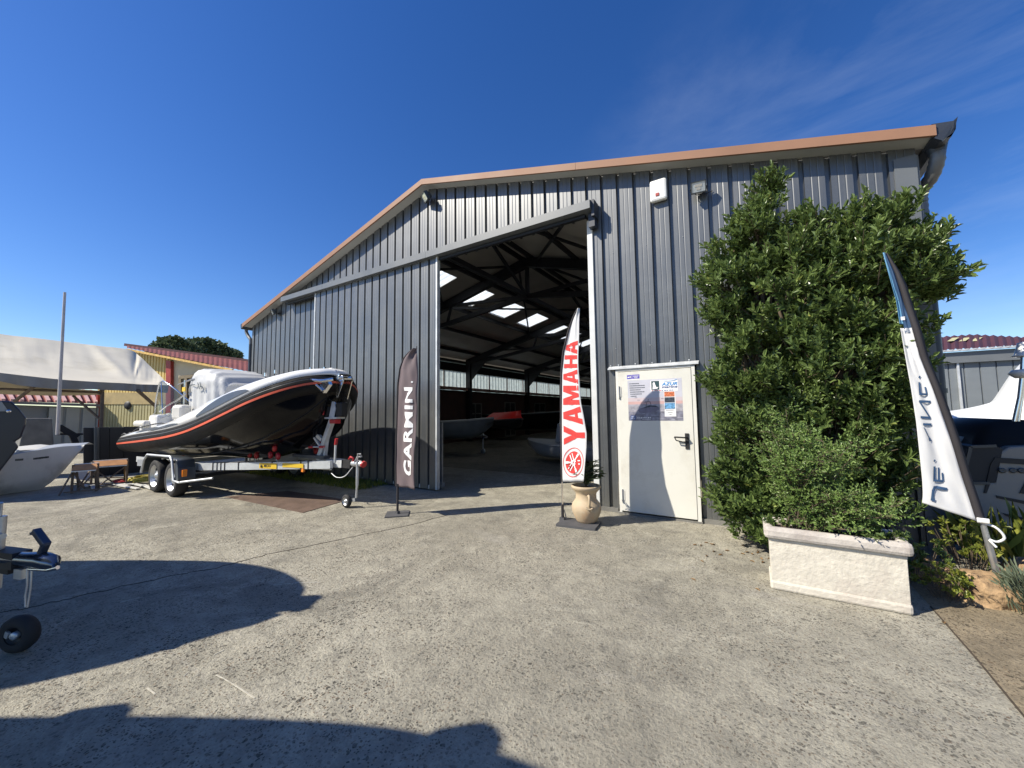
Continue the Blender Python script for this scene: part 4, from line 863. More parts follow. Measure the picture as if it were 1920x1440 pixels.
b.add([(-9.80 + p[0] * .24, Y0, 2.06 + p[1] * .14) for p in v], f); b.add([(-10.2, Y0, 2.17), (-10.17, Y0, 2.17), (-10.07, Y0, 2.0), (-10.10, Y0, 2.0)], [(0, 1, 2, 3)]); b.add([(-10.2, Y0 - .001, 2.17), (-10.2, Y0 - .001, 2.15), (-9.9, Y0 - .001, 2.15), (-9.9, Y0 - .001, 2.17)], [(0, 1, 2, 3)]); b.build('cover_mark', fend_m, cv)
# bow fitting: roller, anchor plates, rail
b = MB(); q = np.array([-6.04, AX, 2.12])
b.box(q + [-.1, 0, .05], (.55, .22, .03)); b.prism([q + [.02, -.09, .05], q + [.24, -.09, .03], q + [.26, -.09, -.05], q + [.10, -.09, -.34], q + [.06, -.09, -.34], q + [.05, -.09, -.06]], (0, .014, 0)); b.prism([q + [.02, .07, .05], q + [.24, .07, .03], q + [.26, .07, -.05], q + [.14, .07, -.36], q + [.10, .07, -.36], q + [.05, .07, -.06]], (0, .014, 0))
b.tube([q + [.16, -.13, .0], q + [.16, .13, .0]], .035, 10); b.build('bow_roller', chrome_m, boat)
b = MB(); b.prism([q + [-.20, -.36, -.02], q + [.03, -.24, -.02], q + [.06, -.22, -.12], q + [-.04, -.26, -.26], q + [-.20, -.36, -.10]], (.02, .05, 0)); b.tube([q + [-.22, -.40, -.04], q + [-.02, -.30, -.06], q + [.08, -.16, -.03]], .03, 7); b.tube([q + [-.10, -.35, -.12], q + [-.02, -.28, -.22]], .022, 6); b.build('bow_bracket', chrome_m, boat)
part('bow_cleats', lambda b: [b.box((x, y, z), (.03, .03, .06)) for x, y, z in ((-6.98, 3.30, 2.19), (-6.78, 3.36, 2.23), (-6.32, 3.7, 2.27), (-6.24, 3.9, 2.29))], chrome_m, boat)
part('bow_eye', lambda b: (b.lathe([(.045, 0), (.06, .012), (.045, .024), (.03, .012), (.045, 0)], (-6.55, AX - .26, 1.42), (.3, -1, 0), 12), b.tube([(-6.24, AX, 1.72), (-6.12, AX, 1.70), (-6.16, AX, 1.62)], .014, 6)), chrome_m, boat)

# ---- trailer under it
tr = thing('boat_trailer', (-9.3, AX, 0), 'galvanised twin axle trailer with grey fenders carrying the black inflatable boat', 'boat trailer')
zf = lambda x: np.interp(x, [-13, -8.9, -5.95], [.50, .545, .665])
b = MB()
for s in (-1, 1):
    P = [(-12.4, AX + s * .92), (-8.9, AX + s * .92), (-6.02, AX + s * .12)]
    for p, q in zip(P[:-1], P[1:]): b.beam((p[0], p[1], zf(p[0])), (q[0], q[1], zf(q[0])), .065, .125)
for x, w_ in ((-12.3, .9), (-10.9, .9), (-8.9, .92), (-7.3, .48)): b.beam((x, AX - w_, zf(x) - .03), (x, AX + w_, zf(x) - .03), .07, .09)
b.beam((-6.5, AX, .655), (-5.78, AX, .675), .10, .12); b.build('frame', galvp_m, tr)
b = MB()
for x in (-8.55, -8.45, -8.36, -8.27, -7.95, -7.2, -6.6, -6.45):
    y = np.interp(x, [-8.9, -6.02], [AX - .92, AX - .12]); b.box((x, y, zf(x)), (.02, .078, .15), rz=.25)
b.build('frame_clamps', steel_m, tr)
part('yellow_tape', lambda b: b.box((-6.75, np.interp(-6.75, [-8.9, -6.02], [AX - .92, AX - .12]) - .040, zf(-6.75) + .0), (.46, .004, .07), rz=.246), yellow_m, tr)
def yb(x): return np.interp(x, [-8.9, -6.02], [AX - .92, AX - .12]) - .038
lab = part('maker_label', lambda b: b.box((-7.28, yb(-7.28), zf(-7.28)), (.40, .004, .095), rz=.246), yellow_m, tr)
v, f = text_mesh('MECANOREM', .03); b = MB(); b.add([(-7.36 + p[0] * .26, yb(-7.36 + p[0] * .26) - .004, zf(-7.28) - .022 + p[1] * .045) for p in v], f); b.lathe([(.028, 0), (.028, .002), (0, .002)], (-7.425, yb(-7.425) - .002, zf(-7.42)), (0, -1, 0), 12); b.build('label_print', ink_m, lab)
for x in (-10.18, -9.30):
    for s in (-1, 1):
        y = AX + s * 1.14; ax_ = (0, s, 0)
        w_ = part('wheel', lambda b: b.lathe([(.215, -.095), (.25, -.10), (.295, -.098), (.318, -.075), (.322, 0), (.318, .075), (.295, .098), (.25, .10), (.215, .095)], (x, y, .322), ax_, 32), tyre_m, tr)
        part('rim', lambda b: (b.lathe([(.216, .095), (.205, .085), (.195, .03), (.12, .015), (.10, .04), (.055, .05), (.04, .075), (0, .08)], (x, y, .322), ax_, 32), b.lathe([(.217, -.095), (.19, -.02), (.0, -.02)], (x, y, .322), ax_, 24)), rim_m, w_)
        b = MB()
        for k in range(8):
            a = k * math.pi / 4; b.lathe([(.028, 0), (.028, .004), (0, .004)], (x + .155 * math.cos(a), y + s * .028, .322 + .155 * math.sin(a)), ax_, 10)
        b.build('rim_holes', ink_m, w_)
    part('axle', lambda b: b.beam((x, AX - 1.05, .33), (x, AX + 1.05, .33), .06, .06), steel_m, tr)
for s in (-1, 1):
    y = AX + s * 1.14; prof = [(-10.66, .36), (-10.60, .58), (-10.42, .70), (-9.10, .72), (-8.90, .62), (-8.82, .34)]
    b = MB(); P = spline([(p[0], p[1]) for p in prof], 24)
    b.loft([[(p[0], y - .13, p[1] - .012), (p[0], y - .12, p[1]), (p[0], y + .12, p[1]), (p[0], y + .13, p[1] - .012)] for p in P], smooth=True)
    b.prism([(-8.99, y - .128, .70), (-8.86, y - .128, .56), (-8.82, y - .128, .34), (-8.99, y - .128, .34)], (0, .256, 0))
    fd = b.build('fender', fend_m, tr); fd.modifiers.new('t', 'SOLIDIFY').thickness = .008
    part('fender_rail', lambda b: b.tube([(-10.70, y + s * .15, .36), (-10.58, y + s * .15, .62), (-10.40, y + s * .15, .74), (-9.18, y + s * .15, .76), (-9.08, y + s * .15, .68), (-8.98, y + s * .15, .34), (-8.84, y + s * .12, .31), (-8.3, y - s * .20, .38)], .02, 8), galvp_m, fd)
    part('side_marker', lambda b: (b.box((-8.80, y + s * .05, .47), (.03, .07, .12))), amber_m, fd)
    part('fender_stripe', lambda b: b.loft([[(p[0] + (0), yy, p[1] + .006) for yy in (y - .03, y + .03)] for p in spline([(-9.12, .72), (-8.97, .66), (-8.88, .55), (-8.85, .46)], 8)]), orange_m, fd)
for x, y in ((-10.9, 3.5), (-7.35, 3.72), (-8.3, 3.8), (-7.35, 4.58), (-10.9, 4.8)):
    b = MB(); z = zf(x); b.tube([(x, y, z), (x, y, z + .16)], .02, 6)
    r = b.build('roller_bracket', galv_m, tr)
    b = MB()
    for dx, dz in ((-.13, .17), (.13, .16), (0, .30)): b.lathe([(0, -.03), (.055, -.028), (.07, 0), (.055, .028), (0, .03)], (x + dx, y - .05, z + dz), (.2, 1, 0), 14)
    b.build('keel_rollers', red_m, r)
b = MB(); b.beam((-6.12, AX, .70), (-5.74, AX, 1.42), .07, .09); b.beam((-5.98, AX + .02, .70), (-5.92, AX + .02, 1.05), .05, .05); b.beam((-6.02, AX, 1.05), (-6.38, AX - .05, 1.30), .06, .06); b.beam((-6.38, AX - .05, 1.30), (-6.62, AX - .08, 1.36), .05, .05); b.beam((-6.02, AX - .02, .92), (-6.3, AX - .06, 1.2), .035, .035)
b.box((-5.68, AX, 1.44), (.34, .16, .03)); b.prism([(-5.74, AX - .07, 1.45), (-5.60, AX - .07, 1.45), (-5.56, AX - .07, 1.60), (-5.60, AX - .07, 1.72), (-5.66, AX - .07, 1.72)], (0, .015, 0)); b.box((-5.5, AX, 1.58), (.16, .14, .26), ink_m) if False else None
wp = b.build('winch_post', galvp_m, tr)
part('winch', lambda b: b.box((-5.50, AX + .01, 1.58), (.15, .13, .25)), black_m, wp, bevel=.02)
part('bow_stop', lambda b: b.box((-5.82, AX - .02, 1.55), (.10, .10, .18)), black_m, wp, bevel=.02)
part('winch_strap', lambda b: (b.box((-5.62, AX - .03, 1.38), (.16, .10, .07)), b.tube([(-5.86, AX - .10, 1.50), (-5.80, AX - .10, 1.66)], .02, 6)), red_m, wp)
part('post_handle', lambda b: (b.tube([(-6.22, AX - .12, .93), (-5.78, AX - .12, .95)], .013, 6, galvp_m), b.tube([(-6.22, AX - .12, .93), (-6.10, AX - .12, .935)], .022, 7, red_m), b.tube([(-5.90, AX - .12, .945), (-5.78, AX - .12, .95)], .022, 7, red_m)), None, wp)
part('bow_cushions', lambda b: (b.box((-6.62, AX - .10, 1.41), (.14, .10, .07), rz=.3), b.box((-6.36, AX - .05, 1.36), (.12, .16, .06))), red_m, wp)
part('wooden_prop', lambda b: b.box((-6.75, AX - .05, .76), (.95, .12, .05), rz=.02), fend_m, tr)
b = MB(); b.box((-5.40, AX, .68), (.22, .11, .13), ink_m); b.tube([(-5.32, AX, .69), (-5.12, AX, .70), (-5.02, AX, .69)], [.05, .055, .04], 10, galv_m); b.tube([(-5.22, AX, .73), (-5.18, AX, .80), (-5.06, AX, .82)], .014, 6, galv_m); b.tube([(-5.3, AX - .06, .77), (-5.24, AX - .08, .81), (-5.17, AX - .07, .79), (-5.2, AX - .06, .74)], .016, 7, red_m); b.tube([(-5.03, AX, .70), (-5.0, AX, .69)], .055, 10, red_m); b.build('coupler', None, tr)
b = MB(); b.tube([(-5.58, AX - .13, .70), (-5.55, AX - .14, 1.02)], .018, 7, galvp_m); b.tube([(-5.55, AX - .14, 1.0), (-5.53, AX - .14, 1.10)], .026, 7, red_m); b.build('handbrake_lever', None, tr)
jw = part('jockey_wheel', lambda b: (b.tube([(-5.38, AX - .10, .74), (-5.38, AX - .10, .36)], .024, 10), b.tube([(-5.38, AX - .10, .40), (-5.40, AX - .10, .16)], .018, 10), b.beam((-5.39, AX - .13, .14), (-5.56, AX - .13, .10), .01, .05), b.tube([(-5.38, AX - .1, .74), (-5.38, AX - .1, .86), (-5.30, AX - .1, .86)], .010, 6)), galv_m, tr)
part('tyre', lambda b: b.lathe([(.062, -.03), (.085, -.035), (.10, -.02), (.105, 0), (.10, .02), (.085, .035), (.062, .03)], (-5.56, AX - .16, .105), (0, 1, 0), 24), tyre_m, jw)
part('rim', lambda b: b.lathe([(.063, -.03), (.05, -.012), (.02, -.01), (.018, -.035), (0, -.035)], (-5.56, AX - .16, .105), (0, 1, 0), 20), rim_m, jw)
b = MB(); b.tube(spline([(-5.22, AX - .05, .64), (-5.32, AX - .12, .50), (-5.5, AX - .14, .47), (-5.68, AX - .12, .52)], 14), .007, 6); b.tube([(-6.5, AX - .15, .57), (-5.75, AX - .08, .57)], .012, 6); b.build('brake_cable', galvp_m, tr)
part('side_lamp', lambda b: b.box((-6.55, yb(-6.55) + .01, .56), (.06, .03, .06)), amber_m, tr)
part('number_plate', lambda b: (b.box((-11.35, 2.95, .50), (.30, .03, .14), rz=.4)), galvp_m, tr)

for nm in ('coupler', 'handbrake_lever', 'brake_cable'):
    for o in bpy.data.objects:
        if o.parent == tr and o.name.split('.')[0] == nm: o.location.x -= .33
wp.location.x -= .46
for o in bpy.data.objects:
    if o.parent == tr and o.name.startswith('jockey_wheel'): o.location.x -= .06; o.location.y += .06
# a thing copied with its parts
def copy_tree(o, parent=None):
    c = o.copy(); COL.objects.link(c); c.parent = parent
    for ch in [q for q in list(bpy.data.objects) if q.parent == o]: copy_tree(ch, c)
    return c
# two more boats stand just to the left of the view; they throw the two long shadows on the yard
def place(o, bow, ang, dz, label):
    c = copy_tree(o); a = math.radians(ang); v_ = Vector((-5.65 - -9.3, 0, 0)); v_.rotate(Matrix.Rotation(a, 3, 'Z'))
    c.location = Vector((bow[0] - v_.x, bow[1] - v_.y, dz)); c.rotation_euler = (0, 0, a); c['label'] = label; return c
place(boat, (-4.84, -.14), 31, .50, 'black and white inflatable boat parked left of the yard behind the near trailer tongue')
pb2 = place(boat, (-1.97, -1.03), 30, .92, 'black and white inflatable boat parked nearest to the viewer')
def rl(i, h): p = mir(tp(i, 60)); return tuple(p + np.array([0, 0, h]))
b = MB(); b.tube([rl(i, .10 if i < 44 else .10 - (i - 44) * .01) for i in range(8, 52)], .014, 6); b.tube([rl(i, .22) for i in range(8, 30)], .012, 6)
for i in range(10, 50, 6): b.tube([rl(i, 0), rl(i, .22 if i < 30 else .10)], .012, 6)
q = b.build('side_rail', chrome_m, boat); q.parent = pb2
b = MB()
for i in (27, 40): b.tube([np.array(rl(i, -.05)), np.array(rl(i, .02)), np.array(rl(i, .16)), np.array(rl(i, .22))], [.06, .13, .12, .05], 10)
q = b.build('fender_buoys', white2_m, boat); q.parent = pb2

# ---- the near trailer whose tongue enters the picture
tt = thing('boat_trailer', (-4.3, .42, 0), 'trailer tongue with black jockey wheel and raised coupling handle at the near left', 'boat trailer')
b = MB(); d = Vector((.95, .30, 0)).normalized()
c0 = Vector((-3.72, .575, .60)); rear = c0 - d * 3.2
b.beam(c0 - d * .30, rear, .09, .10); b.build('frame', steel_m, tt)
side = Vector((-d.y, d.x, 0))
def TT(a, l=0, z=0): return c0 + d * a + side * l + Vector((0, 0, z))
cp = part('coupler', lambda b: b.tube([TT(-.42, 0, .0), TT(-.25, 0, .005), TT(-.10, 0, .012), TT(-.02, 0, .005), TT(.02, 0, -.01)], [.048, .045, .05, .045, .02], 14), mat('polished_dark_steel', (.10, .13, .18), .18, .8, .1, 8), tt)
part('coupler_lip', lambda b: b.tube([TT(-.16, -.03, -.035), TT(-.02, -.01, -.035), TT(.04, 0, -.02)], [.01, .014, .012], 8), chrome_m, cp)
part('release_handle', lambda b: (b.beam(TT(-.13, 0, .03), TT(-.08, 0, .12), .035, .035), b.beam(TT(-.075, 0, .105), TT(-.19, 0, .19), .04, .035), b.beam(TT(-.18, 0, .175), TT(-.215, 0, .17), .035, .02)), mat('dark_steel_handle', (.06, .075, .11), .3, .5, .1, 8), cp, bevel=.006)
part('breakaway_cable', lambda b: (b.tube([TT(-.20, -.02, -.04), TT(-.19, -.02, -.14), TT(-.20, -.02, -.20), TT(-.19, -.02, -.27)], .005, 5), b.tube([TT(-.16, -.02, -.04), TT(-.155, -.02, -.15), TT(-.16, -.02, -.19), TT(-.17, -.02, -.27)], .005, 5), b.box(TT(-.26, -.02, -.075), (.07, .03, .06), rz=.3)), galv_m, tt)
part('under_bracket', lambda b: b.box(TT(-.42, 0, -.06), (.14, .07, .05), rz=.3), black_m, tt)
J = Vector((-4.22, .465, 0))
jw = part('jockey_wheel', lambda b: (b.tube([J + Vector((0, -.06, .86)), J + Vector((0, -.06, .40))], .032, 12), b.tube([J + Vector((0, -.06, .42)), J + Vector((.01, -.05, .16))], .022, 10), b.beam(J + Vector((.0, -.06, .17)), J + Vector((.13, .0, .12)), .012, .04), b.tube([J + Vector((0, -.06, .86)), J + Vector((0, -.06, .93)), J + Vector((.01, -.06, .95))], .010, 6), b.tube([J + Vector((.03, -.06, .74)), J + Vector((.07, -.05, .74))], .02, 8)), galv_m, tt)
wc = Vector((-4.085, .507, .115)); wn = (-.55, .83, 0)
part('tyre', lambda b: b.lathe([(.055, -.035), (.08, -.042), (.105, -.03), (.115, 0), (.105, .03), (.08, .042), (.055, .035)], wc, wn, 28), tyre_m, jw)
part('rim', lambda b: (b.lathe([(.055, -.03), (.04, -.012), (.0, -.012)], wc, wn, 20, black_m), b.lathe([(.024, -.012), (.024, -.034), (.016, -.038), (0, -.038)], wc, wn, 12, galv_m)), black_m, jw)
# ================================================================== POT, PLANTER AND PLANTS
pc = (-1.955, 5.0)
pot = thing('clay_pot', (*pc, .03), 'cream clay urn with ring handles on the black plate under the white flag', 'pot')
b = MB(); b.lathe([(0, 0), (.125, 0), (.14, .02), (.165, .07), (.192, .14), (.197, .19), (.185, .235), (.155, .275), (.138, .30), (.136, .36), (.142, .385), (.175, .42), (.193, .445), (.197, .468), (.188, .478), (.17, .475), (.155, .45), (.145, .42), (0, .42)], (*pc, .03), n=44)
ur = b.build('urn', clay_m, pot)
for a in (-58, 122):
    q = math.radians(a); dx, dy = math.cos(q), math.sin(q)
    b = MB(); b.tube(spline([(pc[0] + dx * r, pc[1] + dy * r, z) for r, z in ((.135, .385), (.19, .40), (.215, .37), (.215, .31), (.195, .265))], 16), .017, 9)
    c_ = Vector((pc[0] + dx * .205, pc[1] + dy * .205, .262)); tdir = Vector((-dy, dx, 0)); o2 = Vector((dx, dy, 0))
    b.tube([c_ + tdir * .042 * math.cos(t_) + Vector((0, 0, .03 * math.sin(t_))) + o2 * (-.012 * math.sin(t_)) for t_ in np.linspace(math.pi, 2 * math.pi, 14)], .011, 8); b.build('handle', clay_m, pot)
part('soil', lambda b: b.lathe([(.146, 0), (0, .006)], (*pc, .462), n=24), soil_m, pot)
pl = thing('potted_plant', (*pc, .46), 'small arching palm-like plant with narrow leaves growing in the clay urn', 'plant')
P_, D_, N_ = [], [], []; stm = MB()
for k in range(20):
    a = rng.uniform(0, 2 * math.pi); h = rng.uniform(.18, .46); o_ = rng.uniform(.10, .24)
    if k < 8: a = rng.uniform(-.5, .9)
    pts = spline([(pc[0], pc[1], .46), (pc[0] + math.cos(a) * o_ * .35, pc[1] + math.sin(a) * o_ * .35, .46 + h * .7), (pc[0] + math.cos(a) * o_, pc[1] + math.sin(a) * o_, .46 + h * .88)], 12); stm.tube(pts, .003, 4)
    for i in range(2, 12):
        for s in (-1, 1):
            t_ = pts[i] - pts[i - 1]; t_ /= np.linalg.norm(t_); sd_ = np.cross(t_, [0, 0, 1.]); sd_ /= np.linalg.norm(sd_) + 1e-6
            P_.append(pts[i]); D_.append(t_ * .7 + sd_ * s + rng.normal(0, .15, 3)); N_.append([0, 0, 1.])
leaves_obj('fronds', np.array(P_), np.array(D_), np.array(N_) + rng.normal(0, .2, (len(P_), 3)), rng.uniform(.06, .12, len(P_)), .011, palm_m, pl, stems=stm, stem_m=bark_m)

plc = (.49, 4.14); PW, PD, PH = .86, .37, .50
tr_ = thing('planter', (*plc, 0), 'long cast stone trough with rolled rim standing on the yard', 'planter')
def ring_box(b, w_, d_, z0, z1, inner=0.):
    b.box((plc[0], plc[1], (z0 + z1) / 2), (w_, d_, z1 - z0))
part('base_moulding', lambda b: ring_box(b, PW - .0, PD - .0, 0, .075), stone_m, tr_, bevel=.018)
part('body', lambda b: ring_box(b, PW - .022, PD - .022, .07, .40), stone_m, tr_, bevel=.004)
part('neck_moulding', lambda b: ring_box(b, PW - .015, PD - .015, .385, .425), stone_m, tr_, bevel=.012)
b = MB(); w_, d_ = PW + .05, PD + .05
for c, s_ in (((0, -(d_ / 2 - .04)), (w_, .08)), ((0, (d_ / 2 - .04)), (w_, .08)), ((-(w_ / 2 - .04), 0), (.08, d_ - .16)), (((w_ / 2 - .04), 0), (.08, d_ - .16))):
    b.box((plc[0] + c[0], plc[1] + c[1], .465), (s_[0], s_[1], .095))
b.build('rim', stonerim_m, tr_, bevel=.028)
part('soil', lambda b: b.box((plc[0], plc[1], .455), (w_ - .16, d_ - .16, .02)), soil_m, tr_)

# big laurel against the wall
bush = thing('laurel_shrub', (.55, 5.35, 0), 'huge dense dark green laurel shrub growing up the right end of the hangar wall', 'shrub')
E_ = [(-.17, 5.25, 3.0, .30, .34, .62), (.16, 5.28, 3.55, .28, .30, .42), (.27, 5.25, 3.93, .13, .16, .26), (.72, 5.28, 3.30, .26, .32, .38), (1.02, 5.30, 3.30, .24, .32, .40), (.88, 5.25, 2.95, .5, .4, .4), (1.38, 5.32, 3.25, .22, .30, .38), (1.46, 5.30, 2.78, .22, .3, .28),
      (1.45, 5.30, 2.85, .26, .36, .42), (.30, 5.22, 2.7, .78, .50, .70), (.95, 5.22, 2.6, .68, .50, .70), (.12, 5.22, 1.9, .60, .52, .70), (.46, 5.27, 3.28, .26, .32, .36), (.75, 5.2, 1.8, .68, .55, .75), (1.15, 5.25, 1.75, .28, .48, .65),
      (.10, 5.15, 1.1, .56, .52, .70), (.65, 5.2, 1.0, .68, .52, .75), (.02, 5.08, .45, .46, .48, .48), (.45, 5.15, .45, .68, .48, .48), (1.0, 5.3, .7, .28, .4, .5)]
C0, D0 = in_ellipsoids(E_, 800, .64); C = np.repeat(C0, 12, 0); Dr = np.repeat(D0, 12, 0)
Of = rng.normal(size=C.shape) * .06; C = C + Of; Dr = Dr + Of * 5; Dr /= np.linalg.norm(Dr, axis=1, keepdims=True)
keep = (C[:, 1] < 5.74) | (C[:, 0] > 1.72); keep &= (C[:, 2] > .03); C = C[keep]; Dr = Dr[keep]
A = Dr * [1, 1, .5] + [0, -.25, 1.0]
P_, D_, N_, L_, Wd, rn = sprigs(C - .06 * Dr, A, 8, .85, .078, .029, .11, jitter=.18, axisjit=.2)
stm = MB(); root = [(.2, 5.3), (.5, 5.35), (.75, 5.4), (.0, 5.25)]
for (x, y, z, a, c, e) in E_:
    r0 = root[int(rng.integers(4))]; stm.tube(spline([(r0[0], r0[1], 0), (r0[0] * .6 + x * .4, y + .05, z * .5), (x, y, z), (x + rng.normal(0, .08), y - .05, z + e * .75)], 12), list(np.linspace(.035, .006, 12)), 6)
for k in range(0, len(C), 9): stm.tube([C[k] - Dr[k] * .28 - [0, 0, .12], C[k] - Dr[k] * .1, C[k] + A[k] * .07], [.006, .004, .003], 4)
stm.build('trunk', bark_m, bush); leaves_obj('crown', P_, D_, N_, L_, Wd, leaf_m, bush, rn)

# small-leaved shrub in the trough
sh = thing('planter_shrub', (.45, 4.16, .46), 'airy small-leaved shrub with thin twigs growing in the stone trough', 'shrub')
stm = MB(); Cs, As = [], []
for k in range(64):
    a = rng.uniform(0, 2 * math.pi); lean = rng.uniform(.05, .34); h = rng.uniform(.50, 1.02) * (1.1 - lean * .9)
    dx = math.cos(a) * lean; dy = math.sin(a) * lean * .75
    if k > 44: dx = rng.uniform(.2, .52); h = rng.uniform(.05, .42); dy = rng.uniform(-.25, .15)
    x0_, y0_ = .34 + rng.normal(0, .05), 4.16 + rng.normal(0, .03)
    pts = spline([(x0_, y0_, .46), (x0_ + dx * .4, y0_ + dy * .4, .46 + h * .6), (x0_ + dx, y0_ + dy, .46 + h)], 16); stm.tube(pts, list(np.linspace(.007, .002, 16)), 4)
    for i in range(4, 16):
        for j in range(3):
            d_ = rng.normal(size=3); d_[2] = abs(d_[2]) * .6; d_ /= np.linalg.norm(d_); q = rng.uniform(.03, .12); e = pts[i] + d_ * q; stm.tube([pts[i], e], .0015, 3); Cs.append(pts[i] + d_ * q * .4); As.append(d_ + [0, 0, .3])
P_, D_, N_, L_, Wd, rn = sprigs(np.array(Cs), np.array(As), 8, 1.0, .028, .0125, .10)
leaves_obj('foliage', P_, D_, N_, L_, Wd, leaf2_m, sh, rn, stems=stm, stem_m=bark_m)
# little plants along the trough
def clump(name, label, cat, c, n, rad, h, ll, lw, m, seed, nl=9, group=None, stemh=True):
    t = thing(name, c, label, cat, group); stm = MB(); Cs, As = [], []
    for k in range(n):
        a = rng.uniform(0, 2 * math.pi); r = rad * math.sqrt(rng.random()); top_ = np.array([c[0] + math.cos(a) * r, c[1] + math.sin(a) * r, c[2] + h * rng.uniform(.4, 1)])
        if stemh: stm.tube([(c[0] + math.cos(a) * r * .4, c[1] + math.sin(a) * r * .4, c[2]), tuple(top_)], .002, 3)
        Cs.append(top_); As.append([math.cos(a) * .5, math.sin(a) * .5, .8])
    P_, D_, N_, L_, Wd, rn = sprigs(np.array(Cs) - [0, 0, ll * .5], np.array(As), nl, 1.1, ll, lw, ll * .7)
    leaves_obj('foliage', P_, D_, N_, L_, Wd, m, t, rn, stems=stm, stem_m=bark_m); return t
clump('small_plant', 'low leafy plant in the left end of the stone trough', 'plant', (.16, 4.12, .46), 14, .09, .10, .045, .022, leaf_m, 1)
clump('small_plant', 'low broad-leaved plant in the right end of the stone trough', 'plant', (.80, 4.10, .46), 16, .12, .09, .05, .024, leaf_m, 2)
clump('weed', 'yellow-green weed sprouting between the trough and the rock pile', 'weed', (1.22, 4.42, .0), 34, .16, .24, .04, .022, leaf3_m, 3)
clump('weed', 'lighter yellow-green weed leaning over the top of the rock pile behind the leaning flag pole', 'weed', (1.52, 4.95, .1), 40, .20, .42, .04, .022, leaf3_m, 4)
clump('small_plant', 'dark leafy plant in the shade behind the right end of the trough', 'plant', (1.12, 4.75, .0), 36, .20, .35, .045, .024, leaf_m, 5)
# rocks
def rock(c, s, label, seed, m=rock_m, z0=0):
    bm = bmesh.new(); bmesh.ops.create_icosphere(bm, subdivisions=4, radius=1); r2 = np.random.default_rng(seed); ph = r2.uniform(0, 6, 9)
    for v_ in bm.verts:
        p = v_.co; n_ = .16 * math.sin(3 * p.x + ph[0]) * math.sin(2.5 * p.y + ph[1]) + .10 * math.sin(6 * p.z + ph[2] + 2 * p.x) + .05 * math.sin(13 * p.x + ph[3]) * math.sin(11 * p.y + ph[4]) + .04 * math.sin(23 * p.z + ph[5] + 9 * p.y) + .10 * round(2.2 * math.sin(2.1 * p.x + 1.7 * p.y + ph[6])) * .5
        p = p * (1 + n_); v_.co = Vector((c[0] + p.x * s[0], c[1] + p.y * s[1], max(-.02, c[2] + p.z * s[2])))
    me = bpy.data.meshes.new('rock')
    for v_ in bm.verts: v_.co -= Vector((c[0], c[1], 0))
    for f_ in bm.faces: f_.smooth = True
    bm.to_mesh(me); bm.free(); me.materials.append(m)
    o = bpy.data.objects.new('rock', me); COL.objects.link(o); o.location = (c[0], c[1], 0); tag(o, label, 'rock', 'orange rocks at the corner'); return o
rock((1.50, 4.60, .02), (.25, .22, .18), 'low orange sandstone rock with the leaning flag pole set in its top', 3)
rock((1.93, 4.95, .04), (.28, .26, .17), 'orange sandstone rock at the right edge behind the grey lavender', 5)
rock((1.28, 4.98, .0), (.18, .16, .12), 'small brown rock in the shade beside the trough end', 8)
# lavender tuft
lv = thing('lavender', (1.66, 4.42, 0), 'grey-green lavender tuft at the lower right edge', 'plant')
n = 520; a = rng.uniform(0, 2 * math.pi, n); r_ = .17 * np.sqrt(rng.random(n)); Pn = np.stack([1.66 + np.cos(a) * r_ * .8, 4.42 + np.sin(a) * r_ * .6, rng.uniform(.0, .26, n)], 1)
Dn = np.stack([np.cos(a) * .55, np.sin(a) * .55, np.full(n, 1.)], 1) + rng.normal(0, .22, (n, 3)); leaves_obj('foliage', Pn, Dn, rng.normal(size=(n, 3)), rng.uniform(.06, .13, n), .007, leaf4_m, lv)
gr = thing('tall_grass', (1.95, 5.6, 0), 'thin pale grass blades growing behind the rocks by the grey boat', 'grass tuft')
n = 160; Pn = np.stack([rng.uniform(1.72, 2.35, n), rng.uniform(5.3, 5.8, n), np.zeros(n)], 1); Dn = np.stack([rng.normal(0, .35, n), rng.normal(0, .25, n), np.ones(n)], 1)
leaves_obj('blades', Pn, Dn, rng.normal(size=(n, 3)), rng.uniform(.3, .62, n), .008, leaf3_m, gr, fold=.1)
# dropped leaves and the crack-line plants: ground cover
b = MB(); n = 140; Pn = np.stack([rng.uniform(-.6, 1.6, n), rng.uniform(3.6, 5.0, n), np.full(n, .006)], 1); Pn = Pn[(Pn[:, 1] > 4.55) | (rng.random(n) < .10)]; n = len(Pn)
lf = leaves_obj('leaf_litter', Pn, np.concatenate([rng.normal(size=(n, 2)), np.zeros((n, 1))], 1), np.tile([0, 0, 1.], (n, 1)), .05, .02, mat('dry_leaf', (.20, .12, .05), .8, 0, .4, 30), None); tag(lf, 'scattered dry leaves on the ground at the foot of the laurel', 'leaf litter', kind='stuff')
n = 5200; Pn = np.stack([rng.uniform(-12.6, -6.6, n), rng.uniform(4.9, 5.72, n), np.zeros(n)], 1); Dn = np.stack([rng.normal(0, .5, n), rng.normal(0, .5, n), np.ones(n)], 1)
gw = leaves_obj('grass', Pn, Dn, rng.normal(size=(n, 3)), rng.uniform(.04, .13, n), .014, leaf3_m, None, fold=.1); tag(gw, 'low green grass and weeds along the hangar wall under the boat trailer', 'grass', kind='stuff')
